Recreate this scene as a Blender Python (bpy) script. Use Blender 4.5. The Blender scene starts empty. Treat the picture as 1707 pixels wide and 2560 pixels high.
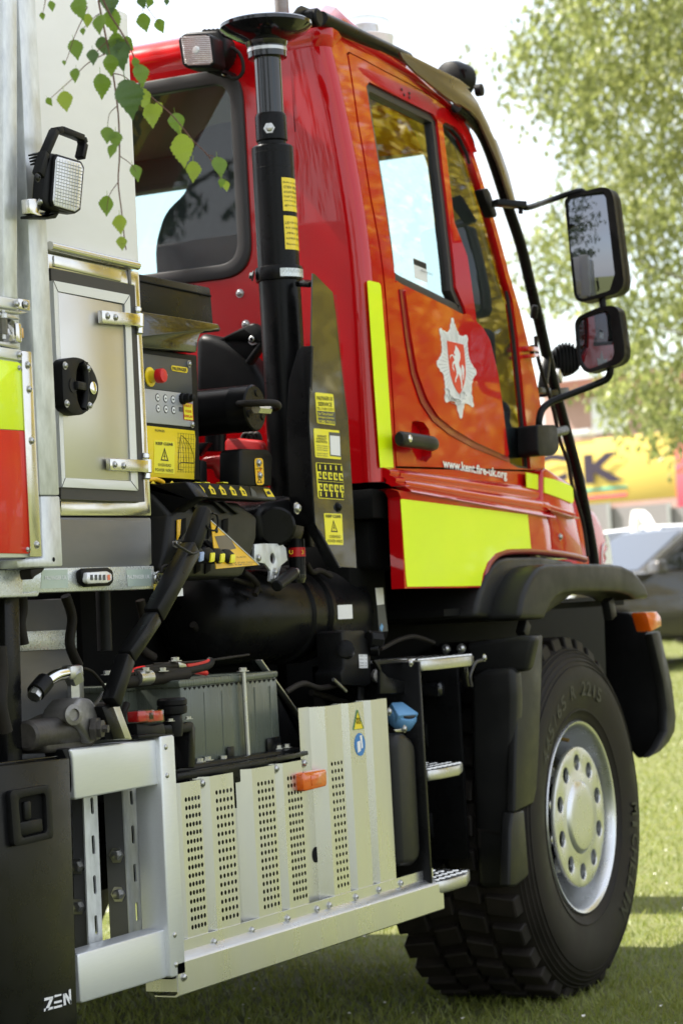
import bpy, bmesh, math, random
from math import *
from mathutils import Vector, Matrix
from mathutils.geometry import delaunay_2d_cdt
random.seed(7)
scene = bpy.context.scene
COL = scene.collection

# ------------------------------------------------------------------ camera
def nrm(v):
    l = sqrt(sum(a*a for a in v)); return tuple(a/l for a in v)
def crs(a, b): return (a[1]*b[2]-a[2]*b[1], a[2]*b[0]-a[0]*b[2], a[0]*b[1]-a[1]*b[0])
FPX = 85/36*2560                                   # 85 mm lens, photograph 2560 px high
YAW, PIT, ROL = radians(26.2), radians(2.4), radians(-3.15)
DD = (cos(PIT)*cos(YAW), cos(PIT)*sin(YAW), sin(PIT))
_r = nrm(crs(DD, (0, 0, 1))); _u = crs(_r, DD)
RR = tuple(cos(ROL)*a+sin(ROL)*b for a, b in zip(_r, _u))
UU = tuple(-sin(ROL)*a+cos(ROL)*b for a, b in zip(_r, _u))
def ray(px, py):
    a, b = (px-853.5)/FPX, -(py-1280)/FPX
    return tuple(d+a*x+b*y for d, x, y in zip(DD, RR, UU))
CAM = tuple(c-7.66*d for c, d in zip((0, 0, .555), ray(1451, 2042)))
cam_d = bpy.data.cameras.new('camera'); cam = bpy.data.objects.new('camera', cam_d); COL.objects.link(cam)
cam.matrix_world = Matrix(((RR[0], UU[0], -DD[0], CAM[0]), (RR[1], UU[1], -DD[1], CAM[1]), (RR[2], UU[2], -DD[2], CAM[2]), (0, 0, 0, 1)))
cam_d.lens = 85; cam_d.sensor_fit = 'VERTICAL'; cam_d.sensor_height = 36; cam_d.sensor_width = 24
cam_d.clip_start = .05; cam_d.clip_end = 3000
cam_d.dof.use_dof = True; cam_d.dof.focus_distance = 5.35; cam_d.dof.aperture_fstop = 6.0
scene.camera = cam

# ------------------------------------------------------------------ sky, sun, exposure
SUN = nrm((-.08, .80, 1.08))
SEL = asin(SUN[2]); SAZ = atan2(SUN[0], SUN[1])
W = bpy.data.worlds.new('World'); scene.world = W; W.use_nodes = True
nt = W.node_tree; nt.nodes.clear()
out = nt.nodes.new('ShaderNodeOutputWorld'); bg = nt.nodes.new('ShaderNodeBackground')
sky = nt.nodes.new('ShaderNodeTexSky'); sky.sky_type = 'NISHITA'; sky.sun_disc = False
sky.sun_elevation = SEL; sky.sun_rotation = SAZ; sky.air_density = 1.2; sky.dust_density = 2.0
geo = nt.nodes.new('ShaderNodeTexCoord'); noi = nt.nodes.new('ShaderNodeTexNoise')
noi.inputs['Scale'].default_value = 2.2; noi.inputs['Detail'].default_value = 6; noi.inputs['Roughness'].default_value = .6
rmp = nt.nodes.new('ShaderNodeMapRange'); rmp.inputs[1].default_value = .33; rmp.inputs[2].default_value = .62
rmp.inputs[3].default_value = .45; rmp.inputs[4].default_value = .95
mix = nt.nodes.new('ShaderNodeMixRGB'); mix.inputs[2].default_value = (3.0, 3.05, 3.15, 1)
nt.links.new(geo.outputs['Generated'], noi.inputs['Vector']); nt.links.new(noi.outputs['Fac'], rmp.inputs[0])
nt.links.new(rmp.outputs[0], mix.inputs[0]); nt.links.new(sky.outputs[0], mix.inputs[1])
nt.links.new(mix.outputs[0], bg.inputs[0]); bg.inputs[1].default_value = .15; nt.links.new(bg.outputs[0], out.inputs[0])
sun_d = bpy.data.lights.new('sun', 'SUN'); sun = bpy.data.objects.new('sun', sun_d); COL.objects.link(sun)
sun_d.energy = 5.0; sun_d.angle = radians(.6); sun_d.color = (1, .95, .87)
sun.rotation_euler = Vector(SUN).to_track_quat('Z', 'Y').to_euler()
scene.view_settings.view_transform = 'Standard'; scene.view_settings.look = 'None'
scene.view_settings.gamma = 1; scene.view_settings.use_curve_mapping = False
scene.view_settings.exposure = 1.7

# ------------------------------------------------------------------ photo pixels to places in the truck's frame
def on(ax, c, px, py):
    d = ray(px, py); t = (c-CAM[ax])/d[ax]
    return tuple(CAM[i]+t*d[i] for i in range(3))
KS = {1:(0,0,1.8233),2:(0,620,2.556),3:(340,660,2.6133),4:(640,0,2.6133),5:(860,640,2.45),6:(1140,0,2.6138),7:(0,1380,1.8233),8:(700,1380,2.5567),
      9:(1000,1350,1.9434),10:(0,1780,2.24),11:(1200,820,3.0158),12:(360,2000,2.1189),13:(380,860,4.6118),14:(380,1180,2.8),15:(980,760,5.6),16:(280,60,3.564),17:(1240,440,4.3556),18:(0,660,6.9176),19:(100,640,3.92),20:(1380,1120,4.3547),0:(0,0,.91857),99:(0,0,1)}
def k(n, x, y): a, b, s = KS[n]; return (a+x/s, b+y/s)
def kY(n, x, y, Y): p = on(1, Y, *k(n, x, y)); return (p[0], p[2])
def kX(n, x, y, X): p = on(0, X, *k(n, x, y)); return (p[1], p[2])
def k3Y(n, x, y, Y): return Vector(on(1, Y, *k(n, x, y)))
def k3X(n, x, y, X): return Vector(on(0, X, *k(n, x, y)))
def kD(px, py, dep): d = ray(px, py); return Vector(tuple(CAM[i]+dep*d[i] for i in range(3)))
def Ys(z): return .10 if z < 2.15 else .10+.185*((z-2.15)/.73)**1.6*.52+.0
def kS(n, x, y, off=0.):
    Y = .1
    for _ in range(6):
        p = on(1, Y+off, *k(n, x, y)); Y = Ys(p[2])
    return (p[0], p[2])
def k3S(n, x, y, off=0.):
    q = kS(n, x, y, off); return Vector((q[0], Ys(q[1])+off, q[1]))

# ------------------------------------------------------------------ materials
MATS = {}
def mat(name, col, rough=.5, metal=0., coat=0., noise=None, bump=None, spec=.5, trans=0., ior=1.45, aniso=None, sub=None):
    m = bpy.data.materials.new(name); m.use_nodes = True; t = m.node_tree; b = t.nodes['Principled BSDF']
    b.inputs['Base Color'].default_value = (*col, 1); b.inputs['Roughness'].default_value = rough
    b.inputs['Metallic'].default_value = metal; b.inputs['Coat Weight'].default_value = coat; b.inputs['Coat Roughness'].default_value = .03
    b.inputs['Specular IOR Level'].default_value = spec; b.inputs['IOR'].default_value = ior
    b.inputs['Transmission Weight'].default_value = trans
    tc = t.nodes.new('ShaderNodeTexCoord'); mp = t.nodes.new('ShaderNodeMapping'); t.links.new(tc.outputs['Object'], mp.inputs[0])
    if aniso: mp.inputs['Scale'].default_value = aniso
    if noise:                       # (scale, amount, second colour, rough amount)
        n = t.nodes.new('ShaderNodeTexNoise'); n.inputs['Scale'].default_value = noise[0]; n.inputs['Detail'].default_value = 6; n.inputs['Roughness'].default_value = .62
        t.links.new(mp.outputs[0], n.inputs['Vector'])
        r = t.nodes.new('ShaderNodeMapRange'); r.inputs[1].default_value = .3; r.inputs[2].default_value = .7; t.links.new(n.outputs['Fac'], r.inputs[0])
        x = t.nodes.new('ShaderNodeMixRGB'); x.inputs[1].default_value = (*col, 1)
        x.inputs[2].default_value = (*noise[2], 1); f = t.nodes.new('ShaderNodeMath'); f.operation = 'MULTIPLY'; f.inputs[1].default_value = noise[1]
        t.links.new(r.outputs[0], f.inputs[0]); t.links.new(f.outputs[0], x.inputs[0]); t.links.new(x.outputs[0], b.inputs['Base Color'])
        if len(noise) > 3:
            q = t.nodes.new('ShaderNodeMapRange'); q.inputs[3].default_value = max(.02, rough-noise[3]); q.inputs[4].default_value = rough+noise[3]
            t.links.new(r.outputs[0], q.inputs[0]); t.links.new(q.outputs[0], b.inputs['Roughness'])
    if bump:                        # (scale, strength, distance)
        n2 = t.nodes.new('ShaderNodeTexNoise'); n2.inputs['Scale'].default_value = bump[0]; n2.inputs['Detail'].default_value = 3
        t.links.new(mp.outputs[0], n2.inputs['Vector'])
        bp = t.nodes.new('ShaderNodeBump'); bp.inputs['Strength'].default_value = bump[1]; bp.inputs['Distance'].default_value = bump[2]
        t.links.new(n2.outputs['Fac'], bp.inputs['Height']); t.links.new(bp.outputs[0], b.inputs['Normal'])
    MATS[name] = m; return m
mat('red_paint', (.54, .003, .006), .25, 0, 1., (3, .25, (.47, .002, .005)), (6, .02, .004), .1)
mat('dark_red', (.25, .004, .008), .35, 0, .6)
mat('hi_vis', (.80, 1.0, .002), .38, 0, .5, (140, .12, (.6, .86, 0)))
mat('hi_vis_red', (.66, .010, .003), .35, 0, .3, (260, .35, (.46, .005, .002)), (260, .25, .001), .2)
mat('black_plastic', (.006, .006, .0065), .45, 0, 0, (30, .4, (.013, .013, .013), .06), (420, .12, .0006), .16)
mat('black_satin', (.005, .005, .0055), .3, 0, .0, (12, .5, (.010, .010, .0105), .08), None, .16)
mat('black_gloss', (.008, .008, .01), .12, 0, .4, (9, .3, (.012, .012, .014), .05))
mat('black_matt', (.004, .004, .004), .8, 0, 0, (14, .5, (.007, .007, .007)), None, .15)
mat('grey_plastic', (.011, .011, .011), .42, 0, 0, (9, .5, (.02, .02, .0185), .1), (300, .15, .0008), .26)
mat('rubber', (.009, .008, .0075), .6, 0, 0, (7, .9, (.028, .023, .019), .12), (200, .12, .0008), .2)
mat('rubber_seal', (.03, .028, .028), .45)
mat('letter_rubber', (.009, .009, .009), .5)
mat('galv', (.52, .54, .56), .4, .45, 0, (26, .95, (.80, .82, .84), .12), (60, .1, .002), aniso=(1.6, 1.6, .6))
mat('zinc', (.55, .55, .54), .34, .95, 0, (50, .5, (.4, .4, .38), .1))
mat('alu_white', (.72, .74, .76), .36, .55, 0, (26, .25, (.62, .64, .67), .05), aniso=(1, 4, 9))
mat('alu_panel', (.72, .722, .725), .3, .88, 0, (3, .5, (.57, .57, .565), .07), (2.5, .03, .006), aniso=(2.5, 2.5, .8))
mat('stainless', (.60, .585, .55), .33, .85, 0, (4, .35, (.50, .48, .44), .05), None, aniso=(.8, 1, 1.6))
mat('stainless_bright', (.66, .65, .62), .2, 1, 0, (14, .4, (.5, .49, .46), .1))
mat('white_sheet', (.86, .84, .84), .42, .0, 0, (7, .35, (.76, .73, .70), .08), aniso=(1, 1, 2.4))
mat('grey_beam', (.16, .16, .17), .34, .35, 0, (5, .5, (.11, .11, .115), .08), aniso=(.7, 1, 2))
mat('chrome', (.75, .75, .75), .12, 1)
mat('bolt_steel', (.48, .48, .47), .3, .9)
mat('cast_iron', (.055, .05, .047), .5, .45, 0, (40, .7, (.11, .10, .09), .1), (90, .4, .003))
mat('cast_light', (.25, .24, .23), .45, .7, 0, (50, .6, (.16, .15, .14), .1), (120, .35, .002))
mat('silver_wheel', (.66, .67, .68), .3, .85, 0, (20, .2, (.56, .57, .58), .06))
mat('sticker_yellow', (.86, .64, .015), .4, 0, .2, (9, .2, (.74, .55, .02)))
mat('sticker_lemon', (.88, .78, .03), .4, 0, .2, (9, .2, (.8, .7, .03)))
mat('tag_yellow', (.85, .48, .008), .35, 0, .3)
mat('ink', (.012, .012, .012), .5)
mat('ink_red', (.6, .01, .01), .5)
mat('white_vinyl', (.80, .80, .82), .4, 0, .2, (30, .15, (.7, .7, .73)))
mat('white_line', (.42, .43, .46), .5)
mat('panel_grey', (.06, .065, .075), .35)
mat('panel_silver', (.45, .46, .5), .38, .3)
mat('mushroom_red', (.65, .012, .015), .35)
mat('amber', (.85, .13, .002), .2, 0, .6, None, None, .5, .25)
mat('blue_cap', (.16, .36, .62), .45, 0, 0, (30, .3, (.12, .3, .54)))
mat('blue_sign', (.02, .18, .5), .4)
mat('battery_case', (.10, .115, .095), .3, 0, 0, (8, .4, (.07, .08, .066), .08), aniso=(9, 9, .6))
mat('shield_red', (.72, .05, .015), .4)
mat('green_band', (.01, .2, .05), .4)
mat('lever_blue', (.35, .45, .7), .4)
mat('seat_cloth', (.02, .02, .024), .9, 0, 0, (40, .5, (.035, .035, .04)))
mat('headliner', (.10, .10, .10), .95)
mat('mirror_glass', (.20, .21, .235), .02, 1)
mat('lens_clear', (.75, .75, .78), .15, .2, .8, None, (60, .5, .006))
mat('lens_pink', (.42, .32, .31), .18, .4, .8, None, (60, .4, .005))
mat('tape_print', (.62, .66, .66), .3, .5, 0, (130, .6, (.5, .52, .52), .1), (170, .3, .002))
mat('tape_label', (.42, .5, .46), .35, .35)
mat('brass', (.6, .38, .15), .3, 1)
mat('bronze_paint', (.13, .108, .08), .3, .6, .3, (8, .5, (.13, .10, .06), .06))
mat('red_wire', (.55, .01, .01), .4)
mat('boom_red', (.42, .012, .012), .35, 0, .4)
mat('guard_paint', (.028, .03, .03), .16, 0, .5, (5, .4, (.018, .02, .02), .05), (4, .05, .01))
mat('leaf_stem', (.12, .05, .035), .6)
def glass(name, tint, rough=0., refl=1.5):
    m = bpy.data.materials.new(name); m.use_nodes = True; t = m.node_tree; t.nodes.clear()
    o = t.nodes.new('ShaderNodeOutputMaterial'); tr = t.nodes.new('ShaderNodeBsdfTransparent'); tr.inputs[0].default_value = (*tint, 1)
    gl = t.nodes.new('ShaderNodeBsdfGlossy'); gl.inputs['Roughness'].default_value = rough
    lw = t.nodes.new('ShaderNodeLayerWeight'); lw.inputs[0].default_value = .5; mx = t.nodes.new('ShaderNodeMixShader'); f0 = ((refl-1)/(refl+1))**2
    pw = t.nodes.new('ShaderNodeMath'); pw.operation = 'POWER'; pw.inputs[1].default_value = 4.5; ma = t.nodes.new('ShaderNodeMath'); ma.operation = 'MULTIPLY_ADD'; ma.inputs[1].default_value = 1-f0; ma.inputs[2].default_value = f0
    t.links.new(lw.outputs['Facing'], pw.inputs[0]); t.links.new(pw.outputs[0], ma.inputs[0])
    t.links.new(ma.outputs[0], mx.inputs[0]); t.links.new(tr.outputs[0], mx.inputs[1]); t.links.new(gl.outputs[0], mx.inputs[2]); t.links.new(mx.outputs[0], o.inputs[0])
    MATS[name] = m
glass('window_glass', (.84, .97, .97), 0, 2.1)
glass('rear_glass', (.80, .95, .95), 0, 1.65)
glass('clear_plastic', (.9, .9, .9), .05, 1.5)

# ------------------------------------------------------------------ object helpers
def finish(name, me, m, parent, smooth=40, bev=0, seg=2):
    me.update()
    o = bpy.data.objects.new(name, me); COL.objects.link(o)
    if m: me.materials.append(MATS[m])
    if parent: o.parent = parent
    if bev:
        bm = bmesh.new(); bm.from_mesh(me); bm.normal_update()
        es = [e for e in bm.edges if len(e.link_faces) == 2 and e.calc_face_angle(0) > radians(30)]
        if es: bmesh.ops.bevel(bm, geom=es, offset=bev, segments=seg, profile=.5, affect='EDGES', clamp_overlap=True)
        bm.to_mesh(me); bm.free()
    if smooth:
        for p in me.polygons: p.use_smooth = True
        me.set_sharp_from_angle(angle=radians(smooth))
    return o
def mesh(vs, fs, fix=True):
    me = bpy.data.meshes.new('mesh'); me.from_pydata([tuple(v) for v in vs], [], fs)
    if fix:
        bm = bmesh.new(); bm.from_mesh(me); bmesh.ops.recalc_face_normals(bm, faces=bm.faces); bm.to_mesh(me); bm.free()
    return me
def prism_mesh(pts, f0, f1):
    n = len(pts); vs = [f0(*p) for p in pts]+[f1(*p) for p in pts]
    fs = [list(range(n)), list(range(2*n-1, n-1, -1))]+[[i, (i+1) % n, n+(i+1) % n, n+i] for i in range(n)]
    return mesh(vs, fs)
def prY(name, pts, y0, y1, m, par, bev=.002, seg=2): return finish(name, prism_mesh(pts, lambda x, z: (x, y0, z), lambda x, z: (x, y1, z)), m, par, 40, bev, seg)
def prX(name, pts, x0, x1, m, par, bev=.002, seg=2): return finish(name, prism_mesh(pts, lambda y, z: (x0, y, z), lambda y, z: (x1, y, z)), m, par, 40, bev, seg)
def prZ(name, pts, z0, z1, m, par, bev=.002, seg=2): return finish(name, prism_mesh(pts, lambda x, y: (x, y, z0), lambda x, y: (x, y, z1)), m, par, 40, bev, seg)
def pY(name, n, pts, Y, th, m, par, bev=.002, seg=2): return prY(name, [kY(n, x, y, Y) for x, y in pts], Y, Y+th, m, par, bev, seg)
def pX(name, n, pts, X, th, m, par, bev=.002, seg=2): return prX(name, [kX(n, x, y, X) for x, y in pts], X, X+th, m, par, bev, seg)
def box(name, x0, x1, y0, y1, z0, z1, m, par, bev=.002, seg=2):
    return prZ(name, [(x0, y0), (x1, y0), (x1, y1), (x0, y1)], z0, z1, m, par, bev, seg)
def frame_of(a):
    a = Vector(a).normalized(); h = Vector((0, 0, 1)) if abs(a.z) < .9 else Vector((0, 1, 0))
    u = a.cross(h).normalized(); return a, u, a.cross(u)
def lathe_mesh(o, axis, prof, seg=28, caps=True):
    a, u, v = frame_of(axis); o = Vector(o); vs = []; fs = []
    for r, h in prof:
        for i in range(seg):
            t = 2*pi*i/seg; vs.append(o+a*h+(u*cos(t)+v*sin(t))*r)
    for j in range(len(prof)-1):
        for i in range(seg):
            i2 = (i+1) % seg; fs.append([j*seg+i, j*seg+i2, (j+1)*seg+i2, (j+1)*seg+i])
    if caps:
        fs.append(list(range(seg))); fs.append([(len(prof)-1)*seg+i for i in range(seg)])
    return mesh(vs, fs)
def lathe(name, o, axis, prof, m, par, seg=28, caps=True, smooth=35): return finish(name, lathe_mesh(o, axis, prof, seg, caps), m, par, smooth)
def cyl(name, p0, p1, r, m, par, seg=20, r2=None, b=0.):
    p0 = Vector(p0); p1 = Vector(p1); L = (p1-p0).length; r2 = r if r2 is None else r2
    pr = [(r-b, 0), (r, b), (r2, L-b), (r2-b, L)] if b else [(r, 0), (r2, L)]
    return lathe(name, p0, p1-p0, pr, m, par, seg)
def catmull(pts, n=6):
    P = [Vector(p) for p in pts]; out = []
    for i in range(len(P)-1):
        a, b, c, d = P[max(i-1, 0)], P[i], P[i+1], P[min(i+2, len(P)-1)]
        for j in range(n):
            t = j/n; out.append(.5*((2*b)+(c-a)*t+(2*a-5*b+4*c-d)*t*t+(3*b-a-3*c+d)*t**3))
    return out+[P[-1]]
def sweep_mesh(pts, prof_fn, closed=True):
    """prof_fn(i, n) -> list of 2D offsets (side, up)"""
    P = [Vector(p) for p in pts]; n = len(P); vs = []; fs = []
    t0 = (P[1]-P[0]).normalized(); _, u, v = frame_of(t0)
    for i, p in enumerate(P):
        t = ((P[min(i+1, n-1)]-P[max(i-1, 0)])).normalized()
        u = (u-t*u.dot(t)).normalized(); v = t.cross(u)
        pr = prof_fn(i, n); m_ = len(pr)
        for a, b in pr: vs.append(p+u*a+v*b)
    for i in range(n-1):
        for j in range(m_):
            j2 = (j+1) % m_; fs.append([i*m_+j, i*m_+j2, (i+1)*m_+j2, (i+1)*m_+j])
    fs.append(list(range(m_))); fs.append([(n-1)*m_+j for j in range(m_)])
    return mesh(vs, fs)
def tube(name, pts, r, m, par, seg=12, smooth=6, r2=None):
    P = catmull(pts, smooth) if smooth and len(pts) > 2 else pts
    rr = lambda i, n: r if r2 is None else r+(r2-r)*i/(n-1)
    return finish(name, sweep_mesh(P, lambda i, n: [(rr(i, n)*cos(2*pi*j/seg), rr(i, n)*sin(2*pi*j/seg)) for j in range(seg)]), m, par, 50)
def bar(name, p0, p1, w, h, m, par, side=(0, 1, 0), bev=.003):
    """rectangular bar from p0 to p1, w along 'side', h across"""
    p0 = Vector(p0); p1 = Vector(p1); t = (p1-p0).normalized(); s = Vector(side); s = (s-t*s.dot(t)).normalized(); q = t.cross(s)
    vs = [p+s*a*w/2+q*b*h/2 for p in (p0, p1) for a, b in ((-1, -1), (1, -1), (1, 1), (-1, 1))]
    return finish(name, mesh(vs, [[0, 1, 2, 3], [4, 5, 6, 7], [0, 1, 5, 4], [1, 2, 6, 5], [2, 3, 7, 6], [3, 0, 4, 7]]), m, par, 40, bev)
def inpoly(p, poly):
    x, y = p; c = False; j = len(poly)-1
    for i in range(len(poly)):
        xi, yi = poly[i]; xj, yj = poly[j]
        if (yi > y) != (yj > y) and x < (xj-xi)*(y-yi)/(yj-yi)+xi: c = not c
        j = i
    return c
def rsamp(pts, d):
    """resample a closed outline so that no edge is longer than d"""
    out = []
    for i in range(len(pts)):
        a, b = pts[i], pts[(i+1) % len(pts)]; L = hypot(b[0]-a[0], b[1]-a[1]); n = max(1, int(ceil(L/d)))
        for j in range(n): out.append((a[0]+(b[0]-a[0])*j/n, a[1]+(b[1]-a[1])*j/n))
    return out
def rounded(pts, r, n=5):
    out = []; N = len(pts)
    for i in range(N):
        p0 = Vector(pts[i-1]); p = Vector(pts[i]); p1 = Vector(pts[(i+1) % N])
        ri = r[i] if isinstance(r, (list, tuple)) else r
        a = (p0-p); b = (p1-p); d = min(ri, a.length*.48, b.length*.48)
        if d < 1e-5: out.append(tuple(p)); continue
        A = p+a.normalized()*d; B = p+b.normalized()*d
        for j in range(n+1):
            t = j/n; q = A*(1-t)**2+p*2*t*(1-t)+B*t*t; out.append(tuple(q))
    return out
def sheet(name, outer, holes, fn, th, m, par, grid=.06, bev=.0, edge=.05):
    """flat outline with holes, filled, laid on the surface fn(a, b, depth), given thickness th"""
    loops = [rsamp(outer, edge)]+[rsamp(h, edge) for h in holes]
    co = []; ed = []
    for lp in loops:
        s = len(co); co += [Vector(p) for p in lp]; ed += [(s+i, s+(i+1) % len(lp)) for i in range(len(lp))]
    nb = len(co)
    xs = [p[0] for p in outer]; ys = [p[1] for p in outer]
    gx = min(xs)+grid/2
    def far(p):
        for lp in loops:
            for q in lp:
                if abs(q[0]-p[0]) < grid*.45 and abs(q[1]-p[1]) < grid*.45: return False
        return True
    if grid:
        while gx < max(xs):
            gy = min(ys)+grid/2
            while gy < max(ys):
                p = (gx, gy)
                if inpoly(p, outer) and not any(inpoly(p, h) for h in holes) and far(p): co.append(Vector(p))
                gy += grid
            gx += grid
    V, E, F, _, _, _ = delaunay_2d_cdt(co, ed, [], 0, 1e-6)
    keep = []
    for f in F:
        c = (sum(V[i][0] for i in f)/len(f), sum(V[i][1] for i in f)/len(f))
        if inpoly(c, outer) and not any(inpoly(c, h) for h in holes): keep.append(list(f))
    n = len(V); vs = [fn(v[0], v[1], 0.) for v in V]
    if th == 0: return finish(name, mesh(vs, keep), m, par, 40)
    vs += [fn(v[0], v[1], th) for v in V]; fs = keep+[[i+n for i in reversed(f)] for f in keep]
    cnt = {}
    for f in keep:
        for i in range(len(f)):
            a, b = f[i], f[(i+1) % len(f)]; key = (min(a, b), max(a, b)); cnt[key] = cnt.get(key, 0)+1
    fs += [[a, b, b+n, a+n] for (a, b), c in cnt.items() if c == 1]
    return finish(name, mesh(vs, fs), m, par, 40, bev)
fS = lambda off: (lambda x, z, d: (x, Ys(z)+off+d, z))
fY = lambda Y: (lambda x, z, d: (x, Y+d, z))
fX = lambda X: (lambda y, z, d: (X+d, y, z))
def circ(c, r, n=16, ph=0.): return [(c[0]+r*cos(2*pi*i/n+ph), c[1]+r*sin(2*pi*i/n+ph)) for i in range(n)]
# bolts: shared meshes, axis = local +Z
def _bolt(kind):
    if kind == 'dome': pr = [(1.35, 0), (1.35, .18), (1.0, .2), (.98, .55), (.7, .85), (.38, .92), (.36, .6)]; seg = 12
    elif kind == 'rivet': pr = [(1, 0), (.92, .3), (.6, .5), (.2, .56)]; seg = 10
    else: pr = [(1.7, 0), (1.7, .2), (1.05, .22), (1.05, 1.0), (.85, 1.1)]; seg = 6
    return lathe_mesh((0, 0, 0), (0, 0, 1), pr, seg)
BM = {}
def bolt(par, pos, nrml, r, kind='dome', m='bolt_steel', name='bolt'):
    key = (kind, m)
    if key not in BM:
        me = _bolt(kind); me.materials.append(MATS[m])
        for p in me.polygons: p.use_smooth = True
        me.set_sharp_from_angle(angle=radians(40)); BM[key] = me
    o = bpy.data.objects.new(name, BM[key]); COL.objects.link(o); o.parent = par
    o.location = pos; o.rotation_euler = Vector(nrml).to_track_quat('Z', 'Y').to_euler(); o.scale = (r, r, r); return o
def bY(par, n, x, y, Y, r, kind='dome', m='bolt_steel', name='bolt'): return bolt(par, k3Y(n, x, y, Y), (0, -1, 0), r, kind, m, name)
def bX(par, n, x, y, X, r, kind='dome', m='bolt_steel', name='bolt'): return bolt(par, k3X(n, x, y, X), (-1, 0, 0), r, kind, m, name)
def text(name, s, o, right, up, w, h, m, par, bold=.0, depth=.0006, shear=0.):
    c = bpy.data.curves.new('t', 'FONT'); c.body = s; c.resolution_u = 2; c.offset = bold; c.align_x = 'LEFT'; c.shear = shear; c.space_line = 1.0
    t = bpy.data.objects.new('t', c); COL.objects.link(t)
    me = bpy.data.meshes.new_from_object(t.evaluated_get(bpy.context.evaluated_depsgraph_get())); bpy.data.objects.remove(t); bpy.data.curves.remove(c)
    xs = [v.co.x for v in me.vertices]; ys = [v.co.y for v in me.vertices]; x0, x1, y0, y1 = min(xs), max(xs), min(ys), max(ys)
    o = Vector(o); right = Vector(right).normalized(); up = Vector(up).normalized(); nn = right.cross(up)
    for v in me.vertices: v.co = o+right*((v.co.x-x0)/(x1-x0)*w)+up*((v.co.y-y0)/(y1-y0)*h)+nn*depth
    me.materials.clear(); me.materials.append(MATS[m]); me.update()
    ob = bpy.data.objects.new(name, me); COL.objects.link(ob); ob.parent = par; return ob
def tY(s, n, q, Y, m, par, bold=0., name='lettering', shear=0.):
    """q = crop corners (x0,ybase0,x1,ybase1,height): the baseline and the letter height"""
    a = k3Y(n, q[0], q[1], Y); b = k3Y(n, q[2], q[3], Y); c = k3Y(n, q[0], q[1]-q[4], Y)
    return text(name, s, a, b-a, (0, 0, 1), (b-a).length, (c-a).z, m, par, bold, .0006, shear)
def tag(o, label, cat, group=None, kind=None):
    if label: o['label'] = label
    if cat: o['category'] = cat
    if group: o['group'] = group
    if kind: o['kind'] = kind
    return o
def empty(name, loc=(0, 0, 0)):
    o = bpy.data.objects.new(name, None); COL.objects.link(o); o.location = loc; o.empty_display_size = .2; return o
# ================================================================== THE FIRE TRUCK
T = tag(empty('fire_truck'), 'red fire service truck with hi-vis yellow panels, loader crane and silver lockers', 'fire truck')

# ------------------------------------------------------------------ cab shell
XR = -1.15
def oS(n, pts): return [kS(n, x, y) for x, y in pts]
gap_left = oS(5, [(315, 1300), (300, 1000), (275, 600)])+oS(4, [(835, 1880), (800, 1600), (740, 1280), (660, 800), (592, 350)])
gap_top = oS(4, [(604, 336), (700, 385), (800, 440), (1000, 545), (1130, 618), (1250, 705), (1330, 800), (1385, 900)])
gap_right = oS(99, [(1178, 395), (1225, 548), (1264, 695), (1286, 770), (1309, 866), (1328, 955), (1340, 1020), (1350, 1110), (1351, 1180)])
door_out = gap_left+gap_top+gap_right
roof_edge = oS(99, [(808, 66), (855, 92), (935, 141), (1032, 199), (1080, 236), (1112, 262), (1142, 292), (1165, 338), (1183, 383)])
sil = oS(99, [(1231, 536), (1273, 689), (1296, 765), (1320, 861), (1340, 953), (1350, 1006), (1360, 1100), (1362, 1185)])
zb = 1.60
side_out = [(XR+.04, zb), (XR+.04, roof_edge[0][1]-.02)]+[(max(p[0], XR+.05), p[1]) for p in roof_edge]+sil+[(sil[-1][0], zb)]
cab = sheet('cab_side', side_out, [[(x, z) for x, z in door_out]], fS(0), .03, 'red_paint', T, .09, .004)
ztop = 2.84
wy0, wy1, wz0, wz1 = .475, 1.83, 2.235, 2.80
win_r = rounded([(wy0, wz0), (wy1, wz0), (wy1, wz1), (wy0, wz1)], .085, 6)
rear = sheet('rear_wall', [(.30, zb), (2.0, zb), (2.0, ztop), (.30, ztop)], [win_r], fX(XR), .03, 'red_paint', T, .2, 0)
# rounded corner between the rear wall and the side, then the domed roof edge
def corner_pts(z):
    y = Ys(z); c = [(XR, .30), (XR+.002, y+.15), (XR, y+.11)]
    for i in range(9):
        a = pi/2*i/8; c.append((XR+.045-.045*cos(a), y+.05-.05*sin(a)))
    return c
zs = [zb+(ztop-zb)*i/16 for i in range(17)]
vs = []; fs = []
for z in zs:
    for x, y in corner_pts(z): vs.append((x, y, z))
n = 12
for i in range(16):
    for j in range(n-1): fs.append([i*n+j, i*n+j+1, (i+1)*n+j+1, (i+1)*n+j])
finish('corner_pillar', mesh(vs, fs), 'red_paint', T, 60)
# roof: rings that follow the rear wall, the corner and the roof edge, rising to the crown
ring = [(XR, y) for y in (2.0, 1.15, .6, .30)]+[(x, y) for x, y in corner_pts(ztop)][1:]+[(p[0], Ys(p[1])) for p in roof_edge[1:]]
base_z = [ztop]*(3+12)+[p[1] for p in roof_edge[1:]]
cx_, cy_ = -.5, 1.15
prof = [(0, 0), (-.012, .03), (-.01, .06), (.02, .09), (.07, .11), (.2, .125), (.5, .14)]
vs = []; fs = []; N = len(ring)
def rz(x): return ztop
for ins, dz in prof:
    for (x, y), bz in zip(ring, base_z):
        d = Vector((cx_-x, cy_-y)); L = d.length; d.normalize()
        g = 1. if x < -1.0 else max(.12, 1-(x+1.0)*1.6)
        vs.append((x+d.x*ins, y+d.y*ins, bz+dz*g))
for i in range(len(prof)-1):
    for j in range(N-1): fs.append([i*N+j, i*N+j+1, (i+1)*N+j+1, (i+1)*N+j])
roof = finish('roof', mesh(vs, fs), 'red_paint', T, 70)
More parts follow.
